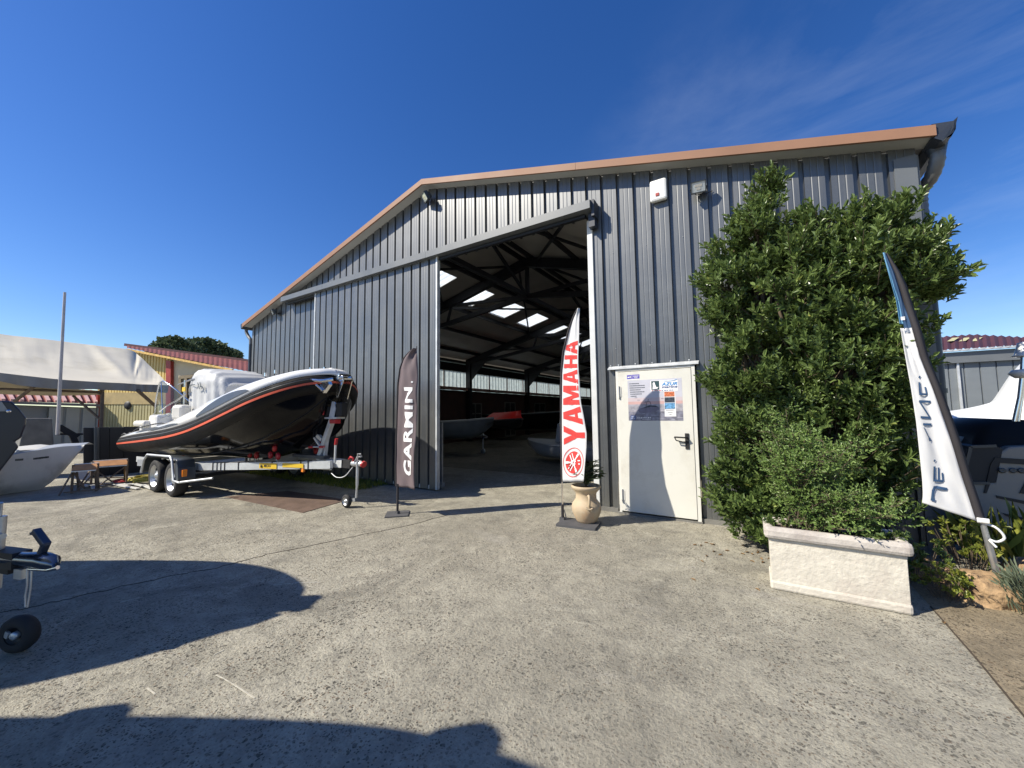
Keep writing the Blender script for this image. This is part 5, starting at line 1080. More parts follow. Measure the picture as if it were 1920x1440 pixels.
# rusty plate let into the yard
b = MB(); b.prism([(*PZ(422, 932)[:2], .0), (*PZ(568, 962)[:2], .0), (*PZ(652, 938)[:2], .0), (*PZ(540, 921)[:2], .0)][::-1], (0, 0, .008)); o = b.build('ground_plate', grate_m); tag(o, 'rusty chequered steel plate lying on the yard under the trailer', 'steel plate')
ck = [PZ(u, v) for u, v in ((-20, 1152), (60, 1138), (150, 1118), (240, 1098), (330, 1078), (420, 1062), (500, 1040), (580, 1024), (680, 1003), (770, 985), (850, 962))]; b = MB(); ckk = []
for p, q in zip(ck[:-1], ck[1:]):
    for k in range(6): ckk.append(p + (q - p) * k / 6 + np.array([rng.normal(0, .012), rng.normal(0, .012), 0]))
for p, q in zip(ckk[:-1], ckk[1:]): b.beam((p[0], p[1], .0015), (q[0], q[1], .0015), .004 + .003 * rng.random(), .005)
o = b.build('yard_crack', soil_m); tag(o, kind='structure')
b = MB(); scr_m = mat('chalky_scrape', (.44, .415, .345), .9, 0, .2, 30)
for pts in (((405, 1266), (418, 1272), (440, 1285), (478, 1310)), ((276, 1290), (291, 1302)), ((345, 1268), (352, 1262)), ((402, 1228), (420, 1219)), ((225, 1130), (262, 1120)), ((512, 1097), (560, 1093), (600, 1092))):
    q = [PZ(u, v) for u, v in pts]
    for p, r_ in zip(q[:-1], q[1:]): b.beam((p[0], p[1], .001), (r_[0], r_[1], .001), .004 + .005 * rng.random(), .004)
o = b.build('ground_scratches', scr_m); tag(o, kind='structure')
# joint strip along the right-hand slab
jl = [PZ(1745, 1138), PZ(1830, 1235), PZ(1925, 1350)]; b = MB()
for p, q in zip(jl[:-1], jl[1:]): b.beam((p[0], p[1], .003), (q[0], q[1], .003), .007, .008)
o = b.build('slab_joint', soil_m); tag(o, kind='structure')
b = MB(); b.add([(jl[0][0], jl[0][1], .004), (jl[1][0], jl[1][1], .004), (jl[2][0], jl[2][1], .004), (6, jl[2][1] - 1.5, .004), (9, 5.2, .004), (jl[0][0], 5.2, .004)], [(0, 1, 2, 3, 4, 5)])
o = b.build('side_path', ground_mat('brown_gritty_concrete', (.82, .72, .60))); tag(o, kind='structure')
b = MB(); b.add([(XL, 8.2, .004), (XR, 8.2, .004), (XR, 37, .004), (XL, 37, .004)], [(0, 1, 2, 3)]); o = b.build('hangar_floor', ground_mat('shade_tinted_concrete', (.55, .55, .55))); tag(o, kind='structure')  # inner floor tinted darker: the hangar's shade is put into the colour

# ================================================================== RIGHT-HAND SIDE
sd2 = thing('shed', (8, 20, 0), 'grey corrugated shed with a dark red sheet roof behind the right-hand boats', 'shed')
b = MB(); clad(b, 2.5, 17, one(0), one(3.45), .38, 0, .04, .04, fm=lambda a, d, z: (a, 20 + d, z), minor=False); b.build('wall', shed_m, sd2)
part('fascia', lambda b: (b.box((9.2, 19.92, 3.24), (13.6, .14, .38))), trim_m, sd2)
part('gutter', lambda b: b.box((9.2, 19.78, 3.49), (13.6, .14, .06)), galvp_m, sd2)
b = MB(); rows = []
E1 = spline([(1650, 665.5), (1771, 658.5), (1920, 649.5), (2060, 641)], 61); T1 = np.interp(E1[:, 0], [1650, 1828, 2060], [641, 628.5, 640.5])
for k in range(61):
    o_ = np.array([0, 0, .07 if k % 2 else 0]); uu = E1[k][0]; rows.append([tuple(PY(uu, E1[k][1], 19.7) + o_), tuple(PY(1650 + (uu - 1650) * .98, T1[k], 27.) + o_)])
b.loft(rows, smooth=False); b.build('roof', rroofd_m, sd2)
for k in range(3):
    u0 = 1776 + k * 22; part('roof_light', lambda b: b.add([tuple(PY(u, v, Y) + np.array([0, 0, .10])) for u, v, Y in ((u0, 644.5, 23.), (u0 + 13, 643.5, 23.), (u0 + 23, 636.5, 25.), (u0 + 10, 637.5, 25.))], [(0, 1, 2, 3)]), mat('yellowed_roof_light', (.50, .47, .24), .6, 0, .1, 4), sd2)
part('wall_post', lambda b: b.box((6.3, 19.95, 1.6), (.06, .06, 3.1)), galvp_m, sd2)
# fence panel in the gap beside the corner
fp = part('fence_panel', lambda b: (b.box((2.05, 7.2, .5), (.62, .04, 1.0)), b.box((1.80, 7.16, .55), (.06, .06, 1.1))), shedp_m, None); tag(fp, 'low pale grey panel standing in the gap beyond the hangar corner', 'panel')
# the dark motor boat at the right edge
def mpts(L_): return [tuple(PY(u, v, Y)) for u, v, Y in L_]
mbt = thing('motor_boat', (3.6, 6.6, 0), 'dark grey motor boat with tinted wheelhouse window cut by the right edge of the picture', 'boat')
b = MB(); Yb = 6.55
out = [(1800, 905), (1806, 900), (1850, 905), (1862, 905), (1872, 850), (1892, 838), (1935, 836), (2150, 820), (2400, 800), (2400, 1010), (2100, 1020), (1905, 1000), (1820, 985), (1802, 950)]
pl_ = [PY(u, v, Yb) for u, v in out]; b.prism(pl_, (.0, 1.9, 0)); b.build('hull', greyboat_m, mbt, bevel=.02)
b = MB(); pl_ = [PY(u, v, Yb - .012) for u, v in [(1858, 870), (1866, 858), (1935, 862), (2100, 858), (2100, 866), (1935, 872), (1872, 868), (1850, 925), (1845, 925)]]; b.prism(pl_, (0, .02, 0)); b.build('side_moulding', ink_m, mbt)
part('side_vents', lambda b: (b.prism([PY(u, v, Yb - .012) for u, v in [(1868, 929), (1925, 940), (2100, 960), (2100, 966), (1925, 946), (1870, 934)]], (0, .02, 0)), b.prism([PY(u, v, Yb - .012) for u, v in [(1880, 962), (1925, 972), (2080, 990), (2080, 996), (1925, 979), (1888, 968)]], (0, .02, 0)), b.prism([PY(u, v, Yb - .012) for u, v in [(1912, 925), (1925, 900), (2020, 905), (2020, 935)]], (0, .02, 0))), ink_m, mbt)
b = MB()
for u in (1879, 1899, 1915): b.lathe([(.028, 0), (.03, .008), (.015, .01), (0, .004)], PY(u, 882, Yb - .01), (0, -1, 0), 12)
b.build('hull_fittings', fend_m, mbt)
b = MB(); pl_ = [PY(u, v, Yb) for u, v in [(1793, 905), (1803, 862), (1815, 836), (1866, 836), (1880, 842), (1868, 905)]]; b.prism(pl_, (0, 1.7, 0)); b.build('side_door', blk_m, mbt)
part('door_frame', lambda b: [b.beam(PY(*p, Yb - .01), PY(*q, Yb - .01), .02, .03) for p, q in (((1803, 905), (1820, 838)), ((1820, 838), (1868, 836)), ((1790, 906), (1856, 906)))], fend_m, mbt)
b = MB(); P1 = spline([(1815, 837), (1832, 810), (1858, 794), (1890, 787), (1935, 788), (2100, 795), (2300, 812)], 20); low = [PY(u, 842 if u < 1935 else 838, Yb + .12) for u, v in P1]; hi = [PY(u, v, Yb + .28) for u, v in P1]; far = [p + [0, 1.3, 0] for p in hi]
b.loft([[tuple(p) for p in low], [tuple(p) for p in hi], [tuple(p) for p in far]]); b.build('wheelhouse_window', glass_m if False else mat('dark_tinted_glass', (.016, .015, .014), .35, 0, .1, 2, spec=.12), mbt)
part('cabin_block', lambda b: b.prism([PY(u, v, Yb + .34) for u, v in [(1822, 842), (1842, 812), (1880, 796), (2300, 815), (2300, 842)]], (0, 1.2, 0)), ink_m, mbt)
part('gunwale_shelf', lambda b: (b.prism([PY(u, v, Yb + .5) for u, v in [(1785, 818), (1835, 820), (1812, 836), (1785, 836)]], (0, .9, 0))), shedp_m, mbt)
# davit / lamp on the edge: chrome mast with white shade
ma = thing('stern_light', (2.62, 6.45, 0), 'chrome stern light mast with a white lamp head on the dark grey boat', 'lamp')
b = MB(); b.tube([PY(1902, 790, 6.45), PY(1912, 745, 6.45), PY(1917, 700, 6.45), PY(1919, 660, 6.45)], .02, 8); b.tube([PY(1910, 790, 6.45), PY(1917, 745, 6.45), PY(1919, 700, 6.45)], .012, 8); b.build('mast', chrome_m, ma)
b = MB(); p = PY(1922, 668, 6.45); b.lathe([(.001, .16), (.045, .15), (.06, .08), (.075, .02), (.10, 0), (.06, -.005)], p, n=20); b.build('lamp_head', white2_m, ma); b = MB(); p = PY(1922, 700, 6.45); b.lathe([(0, .05), (.09, .04), (.12, 0), (.07, -.05), (0, -.05)], p, n=20); None; b.build('lamp_globe', white2_m, ma)
# white shrink-wrapped boat behind
wb = thing('covered_boat', (4.4, 9.5, 0), 'boat wrapped in smooth white film behind the dark grey boat on the right', 'boat')
b = MB(); ridge = spline([(1770, 772), (1810, 766), (1850, 757), (1885, 744), (1912, 726), (1960, 660), (2050, 600), (2300, 560)], 26); rows = []
rg = [PY(u, v, 14.2) for u, v in ridge]; rows.append([tuple(p + [0, 2.6, -1.2]) for p in rg]); rows.append([tuple(p + [0, 1.2, -.25]) for p in rg]); rows.append([tuple(p) for p in rg])
md = [PY(u, v, 13.6) for u, v in zip(ridge[:, 0], np.interp(ridge[:, 0], [1770, 1850, 1900, 2300], [786, 784, 780, 700]))]; rows.append([tuple(p) for p in md])
lw_ = [PY(u, v, 13.3) for u, v in zip(ridge[:, 0], np.interp(ridge[:, 0], [1770, 1790, 1830, 2300], [787, 796, 818, 830]))]; rows.append([tuple(p) for p in lw_]); b.loft(rows); b.build('film_wrap', mat('white_shrink_wrap', (.72, .74, .74), .35, 0, .04, 2, .004, 6), wb)
part('hull', lambda b: b.prism([PY(u, v, 13.36) for u, v in [(1740, 790), (1790, 797), (1832, 818), (2300, 830), (2300, 990), (1760, 990)]], (0, 1.8, 0)), greyboat_m, wb)

# ================================================================== LEFT-HAND SIDE
# yellow workshop with red roof
WN = np.array([.35, -.94, 0]); WN /= np.linalg.norm(WN); WE = np.array([-WN[1], WN[0], 0]); WP = np.array([-21., 7., 0])
def AO(u, v, off=0.):
    d = ray(u, v); return EYE + d * ((WN @ (WP - EYE) + off) / (WN @ d))
def A(u, v, off=0.): return tuple(AO(u, v, off))
yw = thing('workshop', tuple(WP), 'yellow and cream workshop with a faded red sheet roof left of the hangar', 'workshop')
def eave(u): return 654 + (u - 240) * (693 - 654) / (438 - 240.)
def wallf(b, u0, u1, v0f, v1f, pitch):
    uu = np.linspace(u0, u1, 120); aa = [(AO(u, 780) - WP) @ WE for u in uu]
    def zz(vf): return lambda a: AO(float(np.interp(a, aa, uu)), vf(float(np.interp(a, aa, uu))))[2]
    clad(b, aa[0], aa[-1], zz(v1f), zz(v0f), pitch, 0, .05, .04, fm=lambda a, d, z: tuple(WP + WE * a - WN * d + [0, 0, z]), minor=False)
def slab(pts, t, off=0.):
    return lambda b: b.prism([A(*p, off) for p in pts], tuple(WN * t))
b = MB(); wallf(b, 180, 322, lambda u: max(eave(u), 657) + 3, lambda u: 752, .17); b.build('upper_cladding', yel_m, yw)
b = MB(); wallf(b, 180, 322, lambda u: 752, lambda u: 880, .17); b.build('lower_cladding', yeld_m, yw)
part('cream_wall', slab([(322, 672), (475, 705), (475, 880), (322, 880)], -.2), cream_m, yw)
part('wooden_band', slab([(195, 736), (322, 736), (322, 758), (195, 758)], .03), mat('tan_board', (.38, .29, .13), .7, 0, .15, 4), yw)
part('red_column', slab([(317, 676), (326, 678), (326, 880), (317, 880)], .14), redp_m, yw)
part('red_post', slab([(187, 738), (190, 738), (190, 880), (187, 880)], .14), redp_m, yw)
wn_ = part('window', lambda b: [b.beam(A(*p, .06), A(*q, .06), .10, .14) for p, q in (((338, 708), (364, 705)), ((339, 708), (339, 760)), ((364, 705), (364, 760)), ((350, 707), (350, 760)))], mat('brown_window_frame', (.20, .16, .10), .7), yw)
part('shutter', slab([(339, 712), (348, 711), (348, 765), (339, 765)], .05), mat('olive_shutter', (.22, .20, .14), .6), wn_)
part('pane', slab([(351, 714), (363, 713), (363, 760), (351, 760)], .03), mat('dark_pane', (.05, .06, .07), .1), wn_)
part('eave_board', slab([(240, 653.5), (438, 692), (438, 696), (240, 657.5)], .06, .36), mat('yellow_eave_board', (.66, .42, .12), .6, 0, .3, 9), yw)
b = MB(); e0, e1 = AO(238, 652.5, .42), AO(505, 705, .42); f0, f1 = AO(238, 648, -4.), AO(505, 683, -4.); rows = []
for i in range(61):
    t_ = i / 60; o_ = np.array([0, 0, .022 if i % 2 else 0]); rows.append([tuple(e0 + (e1 - e0) * t_ + o_), tuple(f0 + (f1 - f0) * t_ + o_)])
b.loft(rows, smooth=False); b.build('roof', rroof_m, yw)
part('roof_ridge', lambda b: b.beam(f0 + [0, 0, .04], f1 + [0, 0, .04], .3, .16), rroofd_m, yw)
part('vent_fan', lambda b: b.lathe([(.0, .06), (.16, .06), (.2, .0)], A(240, 760, .02), tuple(WN), 14), ink_m, yw)
# tarpaulin shelter
sh_ = thing('tarpaulin_shelter', (-17, 2, 0), 'long sagging off-white tarpaulin shelter on a steel frame at the left', 'shelter')
XT, XB = -19.5, -16.2
topk = [(-70, 612), (0, 626), (60, 633), (118, 640), (180, 648), (240, 655), (262, 668), (285, 690), (302, 706), (315, 721)]
botk = [(-70, 690), (0, 699), (60, 706), (118, 712), (180, 716), (240, 719), (258, 720.5), (275, 721), (293, 721.5), (316, 722.5)]
TP, BT = spline(topk, 70), spline(botk, 70); rows = []
for j in range(15):
    f = j / 14; r = []
    for i in range(70):
        k = max(0., (i / 69 - .62) / .38); xt = XT + (XB - XT) * k * .9; p = PX(*TP[i], xt); q = PX(*BT[i], XB); w_ = p * (1 - f) + q * f
        w_ = w_ + np.array([.035, 0, .012]) * math.sin(math.pi * min(1, f * 1.15 + .05)) * (math.sin(i * .5 + f * 3) * .3 + math.sin(i * 1.7 - f * 6) * .12 + 2.6 * math.exp(-((i - 30 - 9 * f) / 1.3) ** 2) + 1.4 * math.exp(-((i - 47 + 6 * f) / 1.2) ** 2)); w_[2] -= .10 * math.sin(math.pi * f) * (1 - k); r.append(tuple(w_))
    rows.append(r)
b = MB(); b.loft(rows); b.build('tarpaulin', tarp_m, sh_)
b = MB(); b.loft([[tuple(PX(*BT[i], XB) + np.array([.02, 0, 0])) for i in range(70)], [tuple(PX(BT[i][0], BT[i][1] + 9 + 5 * math.sin(math.pi * min(1, i / 30)) + (5 if i > 12 else i * .4), XB) + np.array([-.05 + .04 * math.sin(i * .9), 0, 0])) for i in range(70)]]); b.build('valance', val_m, sh_)
b = MB(); lin = spline([(-70, 700), (0, 705), (60, 722), (118, 728), (195, 733)], 24); lin2 = spline([(-70, 735), (0, 739), (60, 741), (118, 742), (195, 740)], 24)
b.loft([[tuple(PX(*p, XB - .1)) for p in lin], [tuple(PX(*p, XB - 1.8)) for p in lin2]]); b.build('inner_lining', mat('tan_lining', (.34, .29, .20), .8, 0, .1, 2), sh_)
def bar(b, p, q, x0, x1, r): b.tube([PX(*p, x0), PX(*q, x1)], r, 6)
part('frame', lambda b: (bar(b, (-60, 727), (195, 736), XB - .5, XB - .5, .035), bar(b, (70, 720), (28, 752), XB - .2, XB - .8, .045), bar(b, (137, 742), (192, 790), XB - .8, XB - .3, .035), bar(b, (192, 733), (186, 905), XB - .3, XB - .3, .05), bar(b, (258, 732), (292, 762), XB, XB - 1, .05), bar(b, (183, 738), (194, 730), XB - .3, XB - .3, .05)), redp_m if False else rust_m, sh_)
# far shed under the tarpaulin
fs = thing('shed', (-28, 3, 0), 'pale grey shed with a red ribbed roof edge seen under the tarpaulin', 'shed')
XS = -26.
def B_(u, v, x=XS): return tuple(PX(u, v, x))
part('wall', lambda b: b.prism([B_(-80, 755), B_(190, 765), B_(190, 900), B_(-80, 900)], (-.2, 0, 0)), shed_m, fs)
ys0, ys1 = PX(86, 790, XS)[1], PX(182, 790, XS)[1]
b = MB(); clad(b, ys0, ys1, one(.1), one(PX(130, 764, XS)[2]), .5, 0, .10, .08, fm=lambda a, d, z: (XS + .15 - d, a, z), minor=False); b.build('door_panel', shedp_m, fs)
part('lintel', lambda b: b.prism([B_(0, 752, XS + .3), B_(186, 758, XS + .3), B_(186, 762.5, XS + .3), B_(0, 756.5, XS + .3)], (.1, 0, 0)), trim_m, fs)
b = MB(); e0, e1 = np.array(B_(-80, 750, XS + .4)), np.array(B_(187, 757, XS + .4)); f0, f1 = np.array(B_(-80, 724, XS - 3)), np.array(B_(187, 735, XS - 3)); rows = []; rbs = MB()
for i in range(2):
    rows.append([tuple(e0 + (e1 - e0) * i), tuple(f0 + (f1 - f0) * i)])
b.loft(rows, smooth=False); rf = b.build('roof', rroof_m, fs)
for i in range(16):
    t_ = (i + .5) / 16; p = e0 + (e1 - e0) * t_; q = f0 + (f1 - f0) * min(1, t_ - .045); rbs.beam(p + [0, 0, .05], q + [0, 0, .05], .10, .10)
rbs.build('roof_ribs', mat('pale_roof_rib', (.50, .30, .28), .6), rf)
# flag pole / mast
mt = part('mast', lambda b: b.tube([PX(108, 815, -14.6), PX(114, 690, -14.6), PX(121.5, 548, -14.6)], [.036, .032, .026], 10), mat('pale_mast', (.48, .44, .42), .45, .2, .1, 5), None); tag(mt, 'tall thin pale mast leaning slightly in front of the tarpaulin', 'mast')
# distant trees
def tree(cu, cv, X, Es, label):
    c = PX(cu, cv, X); t = thing('tree', (c[0], c[1], 0), label, 'tree', 'trees beyond the workshop')
    E2 = [(X + dx, *PX(u, v, X)[1:], rx, ry, rz) for (u, v, dx, rx, ry, rz) in Es]
    C, Dr = in_ellipsoids(E2, 2600, .4); P_, D_, N_, L_, Wd, rn = sprigs(C, Dr + [0, 0, .6], 6, 1.2, .42, .30, .3, axisjit=.6)
    leaves_obj('crown', P_, D_, N_, L_, Wd, leafd_m, t, rn)
    part('trunk', lambda b: [b.tube(spline([(c[0], c[1], 0), (c[0], c[1] + .1, c[2] * .6), (e[0], e[1], e[2])], 10), list(np.linspace(.3, .06, 10)), 7) for e in E2], bark_m, t)
tree(330, 655, -46, [(324, 658, 0, 1.2, 1.0, .95), (308, 666, .5, 1.1, 1.0, .7), (345, 663, -.5, 1.1, 1.1, .8), (333, 652, 0, .6, .6, .5)], 'dark green tree top on the left beyond the red roof of the workshop')
tree(385, 655, -50, [(376, 658, 0, 1.3, 1.2, 1.0), (359, 664, .4, 1.2, 1.1, .8), (402, 663, 0, 1.3, 1.2, .9), (424, 670, .3, 1.0, 1.1, .6), (386, 650, 0, .7, .7, .5)], 'wider dark green tree crown on the right beyond the red roof of the workshop')
# black sheeting fence
bf = thing('black_fence', (-13.9, 2.9, 0), 'fence of tall black corrugated sheets behind the stern of the inflatable boat', 'fence')
XF = -14.2
for k, (u0, u1, v0) in enumerate(((157, 177, 802), (177.5, 184, 801), (184.5, 205, 801), (205.5, 232, 801), (232.5, 262, 800), (262.5, 292, 800))):
    part('sheet', lambda b: b.prism([PX(u0, v0, XF), PX(u1, v0, XF), PX(u1, 902, XF), PX(u0, 902, XF)], (-.06 - .05 * (k % 2), 0, 0)), blk_m, bf, bevel=.01)
part('post', lambda b: b.tube([PX(181, 802, XF + .1), PX(181, 905, XF + .1)], .05, 8), fend_m, bf)
# two folding boat stands
def stand(c, w_, h, rz, label, g='boat stands'):
    t = thing('boat_stand', c, label, 'boat stand', g); Rz = Matrix.Rotation(rz, 3, 'Z'); c = Vector(c)
    def T_(x, y, z): return c + Rz @ Vector((x, y, z))
    part('pad', lambda b: (b.prism([T_(-w_ / 2, -.17, h - .10), T_(w_ / 2, -.17, h - .10), T_(w_ / 2, -.03, h), T_(-w_ / 2, -.03, h)], (Rz @ Vector((0, .10, -.02))))), wood_m, t)
    part('pad_edge', lambda b: (b.beam(T_(-w_ / 2, .02, h + .004), T_(w_ / 2, .02, h + .004), .05, .014), b.beam(T_(-w_ / 2, -.17, h - .12), T_(w_ / 2, -.17, h - .12), .04, .02)), galvp_m, t)
    for s in (-1, 1):
        part('leg', lambda b: (b.beam(T_(s * w_ / 2, -.05, h), T_(s * w_ / 2, -.05, 0), .035, .035, up=(1, 0, 0)), b.beam(T_(s * w_ * .42, .05, h - .1), T_(s * w_ * .42, .30, 0), .03, .03)), rust_m, t)
    part('brace', lambda b: (b.beam(T_(-w_ / 2, -.05, h - .13), T_(w_ * .1, -.20, .10), .022, .022), b.beam(T_(w_ / 2, -.05, h - .13), T_(-w_ * .25, -.20, .04), .022, .022), b.beam(T_(-w_ * .7, -.22, .05), T_(w_ * .7, -.22, .06), .025, .025), b.beam(T_(-w_ * .5, -.05, .20), T_(w_ * .5, .2, .12), .02, .02), b.beam(T_(-w_ / 2, -.05, h - .12), T_(-w_ * .8, -.35, .02), .022, .022)), rust_m, t)
    return t
s1 = PZ(138, 925); s2 = PZ(207, 911)
stand((s1[0], s1[1] + .15, 0), .34, .56, 1.2, 'smaller folding stand with an orange wooden pad next to the weathered white hull')
stand((s2[0] - .1, s2[1], 0), .54, .55, 1.3, 'wider folding stand with a long orange wooden pad below the stern of the black inflatable')
wbd = part('white_board', lambda b: b.prism([PX(133, 897, -12.7), PX(168, 902, -12.7), PX(176, 877, -12.85), PX(150, 873, -12.85)], (-.04, 0, 0)), white_m, None); tag(wbd, 'white board leaning behind the smaller orange stand', 'board')
b = MB()
for k in range(9):
    p = PZ(140 + k * 16, 908 + (k % 3) * 3); q = p + np.array([rng.uniform(.5, .9), rng.uniform(-.1, .2), 0]); b.beam((p[0], p[1], .03 + .012 * (k % 3)), (q[0], q[1], .03 + .012 * ((k + 1) % 3)), .07, .02)
o = b.build('timber_offcuts', white_m); tag(o, 'loose heap of pale timber strips on the ground by the stands', 'timber', kind='stuff')
def hose(c, m, label, turns, r, name='hose'):
    b = MB(); pts = []
    for i in range(turns * 22):
        a = i / 22 * 2 * math.pi; rr_ = r * (1 + .18 * math.sin(i * .37)); pts.append((c[0] + math.cos(a) * rr_ * 1.1 + .03 * math.sin(i * .11), c[1] + math.sin(a) * rr_, .02 + .012 * (i / 22) + .02 * abs(math.sin(i * .21))))
    b.tube(pts, .013, 6); o = b.build(name, m); tag(o, label, 'hose'); return o
h1 = PZ(266, 905); hose((h1[0] - .1, h1[1] + .1, 0), mat('yellow_hose', (.62, .52, .10), .5), 'coiled yellow hose on the ground beside the trailer wheels', 7, .26)
h2 = PZ(240, 908); hose((h2[0] - .35, h2[1] + .0, 0), red_m, 'short red coil of hose on the ground left of the yellow hose', 3, .16)
# weathered white hull at the left edge
def dinghy(name, label, keys, X, m_h, m_d, depth, parent=None): pass
wh = thing('small_boat', (-12.6, 1.5, 0), 'weathered white open hull lying on the ground at the left edge', 'boat')
b = MB(); rows = []
gun = spline([(-80, 868), (0, 857), (60, 846), (110, 838), (140, 836), (158, 834)], 26); kel = spline([(-80, 960), (0, 936), (50, 925), (85, 912), (118, 884), (157, 838)], 26); chn = spline([(-80, 915), (0, 905), (50, 900), (95, 888), (130, 866), (157.5, 836)], 26)
for g_, k_, c_ in zip(gun, kel, chn):
    f = (g_[0] + 80) / 238; x = -12.3 - .5 * f; G = PX(*g_, x); Kp = PX(*k_, x - .45 * (1 - f)); Cp = PX(*c_, x + .06); far = G + [-1.6 * (1 - f) ** .6, .15, .0]; rows.append([tuple(p) for p in (Kp, (Kp + Cp) / 2 + [.08 * (1 - f), 0, 0], Cp, (Cp + G) / 2 + [.02, 0, 0], G, far)])
b.loft([r[:5] for r in rows]); b.build('hull', oldwhite_m, wh)
b = MB(); b.loft([[r[4], tuple(np.array(r[4]) * .5 + np.array(r[5]) * .5 + [0, 0, .05]), r[5]] for r in rows]); b.build('deck', mat('blue_grey_deck', (.30, .33, .38), .5, 0, .06, 2), wh)
b = MB(); b.loft([[tuple(PX(u, 847 - (u - 20) * .05, -12.75) + np.array([0, 0, .02])), tuple(PX(u, 833 + 6 * abs(u - 75) / 60, -13.1))] for u in np.linspace(22, 122, 12)]); b.build('white_cover', white_m, wh)
part('registration_marks', lambda b: [b.box(PX(66 + k * 5.5, 860 - k * .7, -12.20), (.02, .07 if k % 2 else .05, .035)) for k in range(5)] + [b.box(PX(36, 862, -12.2), (.02, .10, .04))], fend_m, wh)
# dark navy boat further at the edge
nb = thing('motor_boat', (-12.2, 1.2, 0), 'dark navy bow of a boat cut by the left edge above the weathered white hull', 'boat')
b = MB(); b.prism([PX(u, v, -12.0) for u, v in [(-120, 748), (0, 751), (22, 752), (38, 768), (50, 784), (49, 797), (40, 822), (28, 828), (36, 838), (0, 885), (-120, 990)]], (-.9, 0, 0)); b.build('hull', navyboat_m, nb, bevel=.03)
part('grey_panel', lambda b: b.prism([PX(u, v, -11.98) for u, v in [(-60, 752), (3, 753), (16, 771), (-60, 773)]], (-.02, 0, 0)), shedp_m, nb)
part('chrome_fitting', lambda b: b.lathe([(.0, .03), (.03, .02), (.035, 0)], PX(16, 771, -11.97), (1, 0, 0), 10), chrome_m, nb)
cb = part('concrete_block', lambda b: b.prism([PX(u, v, -15.2) for u, v in [(48, 784), (98, 784), (101, 830), (100, 905), (20, 905), (38, 825)]], (-.8, 0, 0)), conc_m, None, bevel=.03); tag(cb, 'stained grey concrete block standing behind the weathered hull', 'concrete block')
part_ = MB(); part_.beam(PX(110, 800, -15.6), PX(145, 820, -15.6), .08, .14); part_.beam(PX(108, 814, -15.6), PX(156, 814, -15.6), .05, .05); part_.beam(PX(135, 815, -15.6), PX(142, 832, -15.6), .12, .12); 
o = part_.build('steel_props', blk_m); tag(o, 'dark steel trailer props and bars behind the concrete block', 'steel bars')

# ================================================================== INSIDE THE HANGAR
def hullboat(name, label, c, L_, B, H, z0, rz, mh, md, cover=None, console=False):
    t = thing(name, c, label, 'boat', 'boats stored inside the hangar'); Rz = Matrix.Rotation(rz, 3, 'Z'); c = Vector(c); rows = []; n = 22
    for i in range(n):
        f = i / (n - 1); hb = B / 2 * (1 - max(0, (f - .45) / .55) ** 2.2) * (.9 + .1 * min(1, f * 5)); sz = H * (.86 + .2 * f ** 2); kz = H * .75 * max(0, (f - .7) / .3) ** 2; x = -L_ / 2 + L_ * f
        half = [(0, kz), (hb * .55, kz + H * .12), (hb * .85, kz + H * .30), (hb * .97, H * .62 + kz * .2), (hb, sz)]
        rows.append([c + Rz @ Vector((x, -y, z0 + z)) for y, z in half[::-1]] + [c + Rz @ Vector((x, y, z0 + z)) for y, z in half[1:]])
    b = MB(); b.loft(rows); b.add(rows[0], [tuple(range(9))]); b.build('hull', mh, t)
    b = MB(); b.loft([[r[0] + Vector((0, 0, .012)), (r[0] + r[8]) / 2 + Vector((0, 0, .05 if not cover else .35)), r[8] + Vector((0, 0, .012))] for r in rows]); b.build('cover' if cover else 'deck', cover or md, t)
    part('rub_rail', lambda b: (b.tube([r[0] for r in rows], .03, 6), b.tube([r[8] for r in rows], .03, 6)), md, t)
    if console:
        part('console', lambda b: b.prism([c + Rz @ Vector(p) for p in ((-.3, -.35, z0 + H), (.4, -.35, z0 + H), (.3, -.35, z0 + H + .55), (-.1, -.35, z0 + H + .65))], Rz @ Vector((0, .7, 0))), md, t, bevel=.03)
        part('rail', lambda b: (b.tube([c + Rz @ Vector(p) for p in ((.2, -.35, z0 + H + .5), (.15, -.33, z0 + H + .95), (.15, .33, z0 + H + .95), (.2, .35, z0 + H + .5))], .015, 6), b.tube([c + Rz @ Vector(p) for p in ((-.4, -.5, z0 + H), (-.4, -.4, z0 + H + .5), (-.4, .4, z0 + H + .5), (-.4, .5, z0 + H))], .015, 6)), chrome_m, t)
    return t
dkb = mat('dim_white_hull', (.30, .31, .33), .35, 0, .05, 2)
hullboat('stored_boat', 'grey hull just inside the left side of the hangar doorway', (PY(838, 850, 10.6)[0], 10.6, 0), 3.4, 1.5, .7, .55, .5, mat('dim_grey_hull', (.16, .18, .20), .4), dkb)
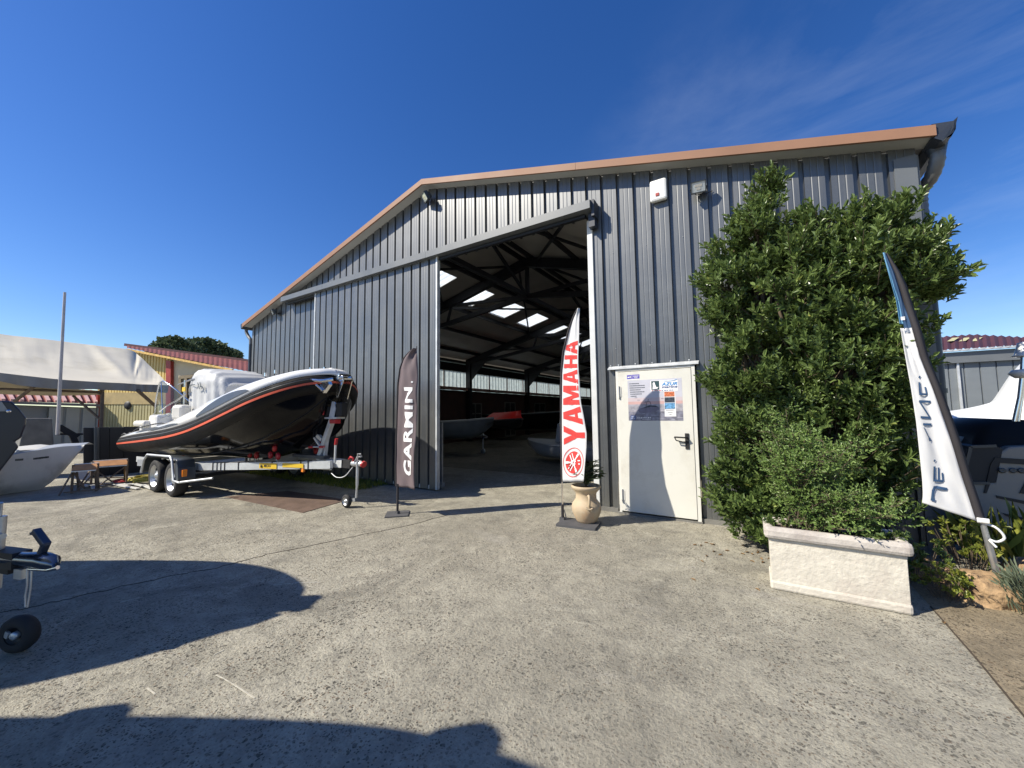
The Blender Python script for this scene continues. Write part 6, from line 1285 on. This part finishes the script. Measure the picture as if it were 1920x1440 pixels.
hullboat('stored_boat', 'boat under a bright red cover deep inside the hangar', (PY(950, 850, 14.5)[0], 14.5, 0), 2.6, 1.3, .45, .75, -.5, ink_m, fend_m, cover=mat('red_boat_cover', (.80, .02, .015), .5, 0, .1, 3))
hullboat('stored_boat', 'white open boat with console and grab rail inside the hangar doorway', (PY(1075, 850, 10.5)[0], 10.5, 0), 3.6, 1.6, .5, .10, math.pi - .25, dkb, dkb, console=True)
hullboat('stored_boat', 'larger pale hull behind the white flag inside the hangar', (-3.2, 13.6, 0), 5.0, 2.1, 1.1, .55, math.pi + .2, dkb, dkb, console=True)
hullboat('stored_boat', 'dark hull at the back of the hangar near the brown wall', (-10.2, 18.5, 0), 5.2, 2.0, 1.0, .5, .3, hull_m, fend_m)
jt = thing('boat_trailer', (-8.4, 11.9, 0), 'trailer tongue with a thin jockey leg in front of the red covered boat', 'boat trailer')
part('frame', lambda b: (b.beam((-10.6, 13.0, .58), (-8.3, 11.4, .62), .08, .1), b.beam((-10.2, 13.8, .58), (-8.3, 11.4, .62), .08, .1)), galv_m, jt)
part('jockey_wheel', lambda b: (b.tube([(-8.4, 11.45, .75), (-8.4, 11.45, .12)], .022, 7), b.lathe([(0, -.03), (.09, -.03), (.10, 0), (.09, .03), (0, .03)], (-8.4, 11.45, .1), (0, 1, 0), 14)), galv_m, jt)
part('coupler', lambda b: b.tube([(-8.3, 11.4, .63), (-8.1, 11.25, .64)], .05, 8), chrome_m, jt)
pb = thing('notice', (-5.9, 15.5, 1.5), 'small white notice with a dark picture hanging deep in the hangar', 'notice')
part('board', lambda b: b.box((-5.9, 15.5, 1.45), (.45, .02, .55)), dkb, pb); part('picture', lambda b: b.box((-5.9, 15.485, 1.5), (.25, .01, .3)), ink_m, pb)
# leaning strip beside the sliding door
ls = part('guide_rail', lambda b: (b.box((-5.46, 6.0, .65), (.05, .04, 1.3)), b.box((-5.46, 6.0, .04), (.10, .10, .08))), galv_m, None); tag(ls, 'pale upright steel guide strip standing inside the left door jamb', 'guide rail')
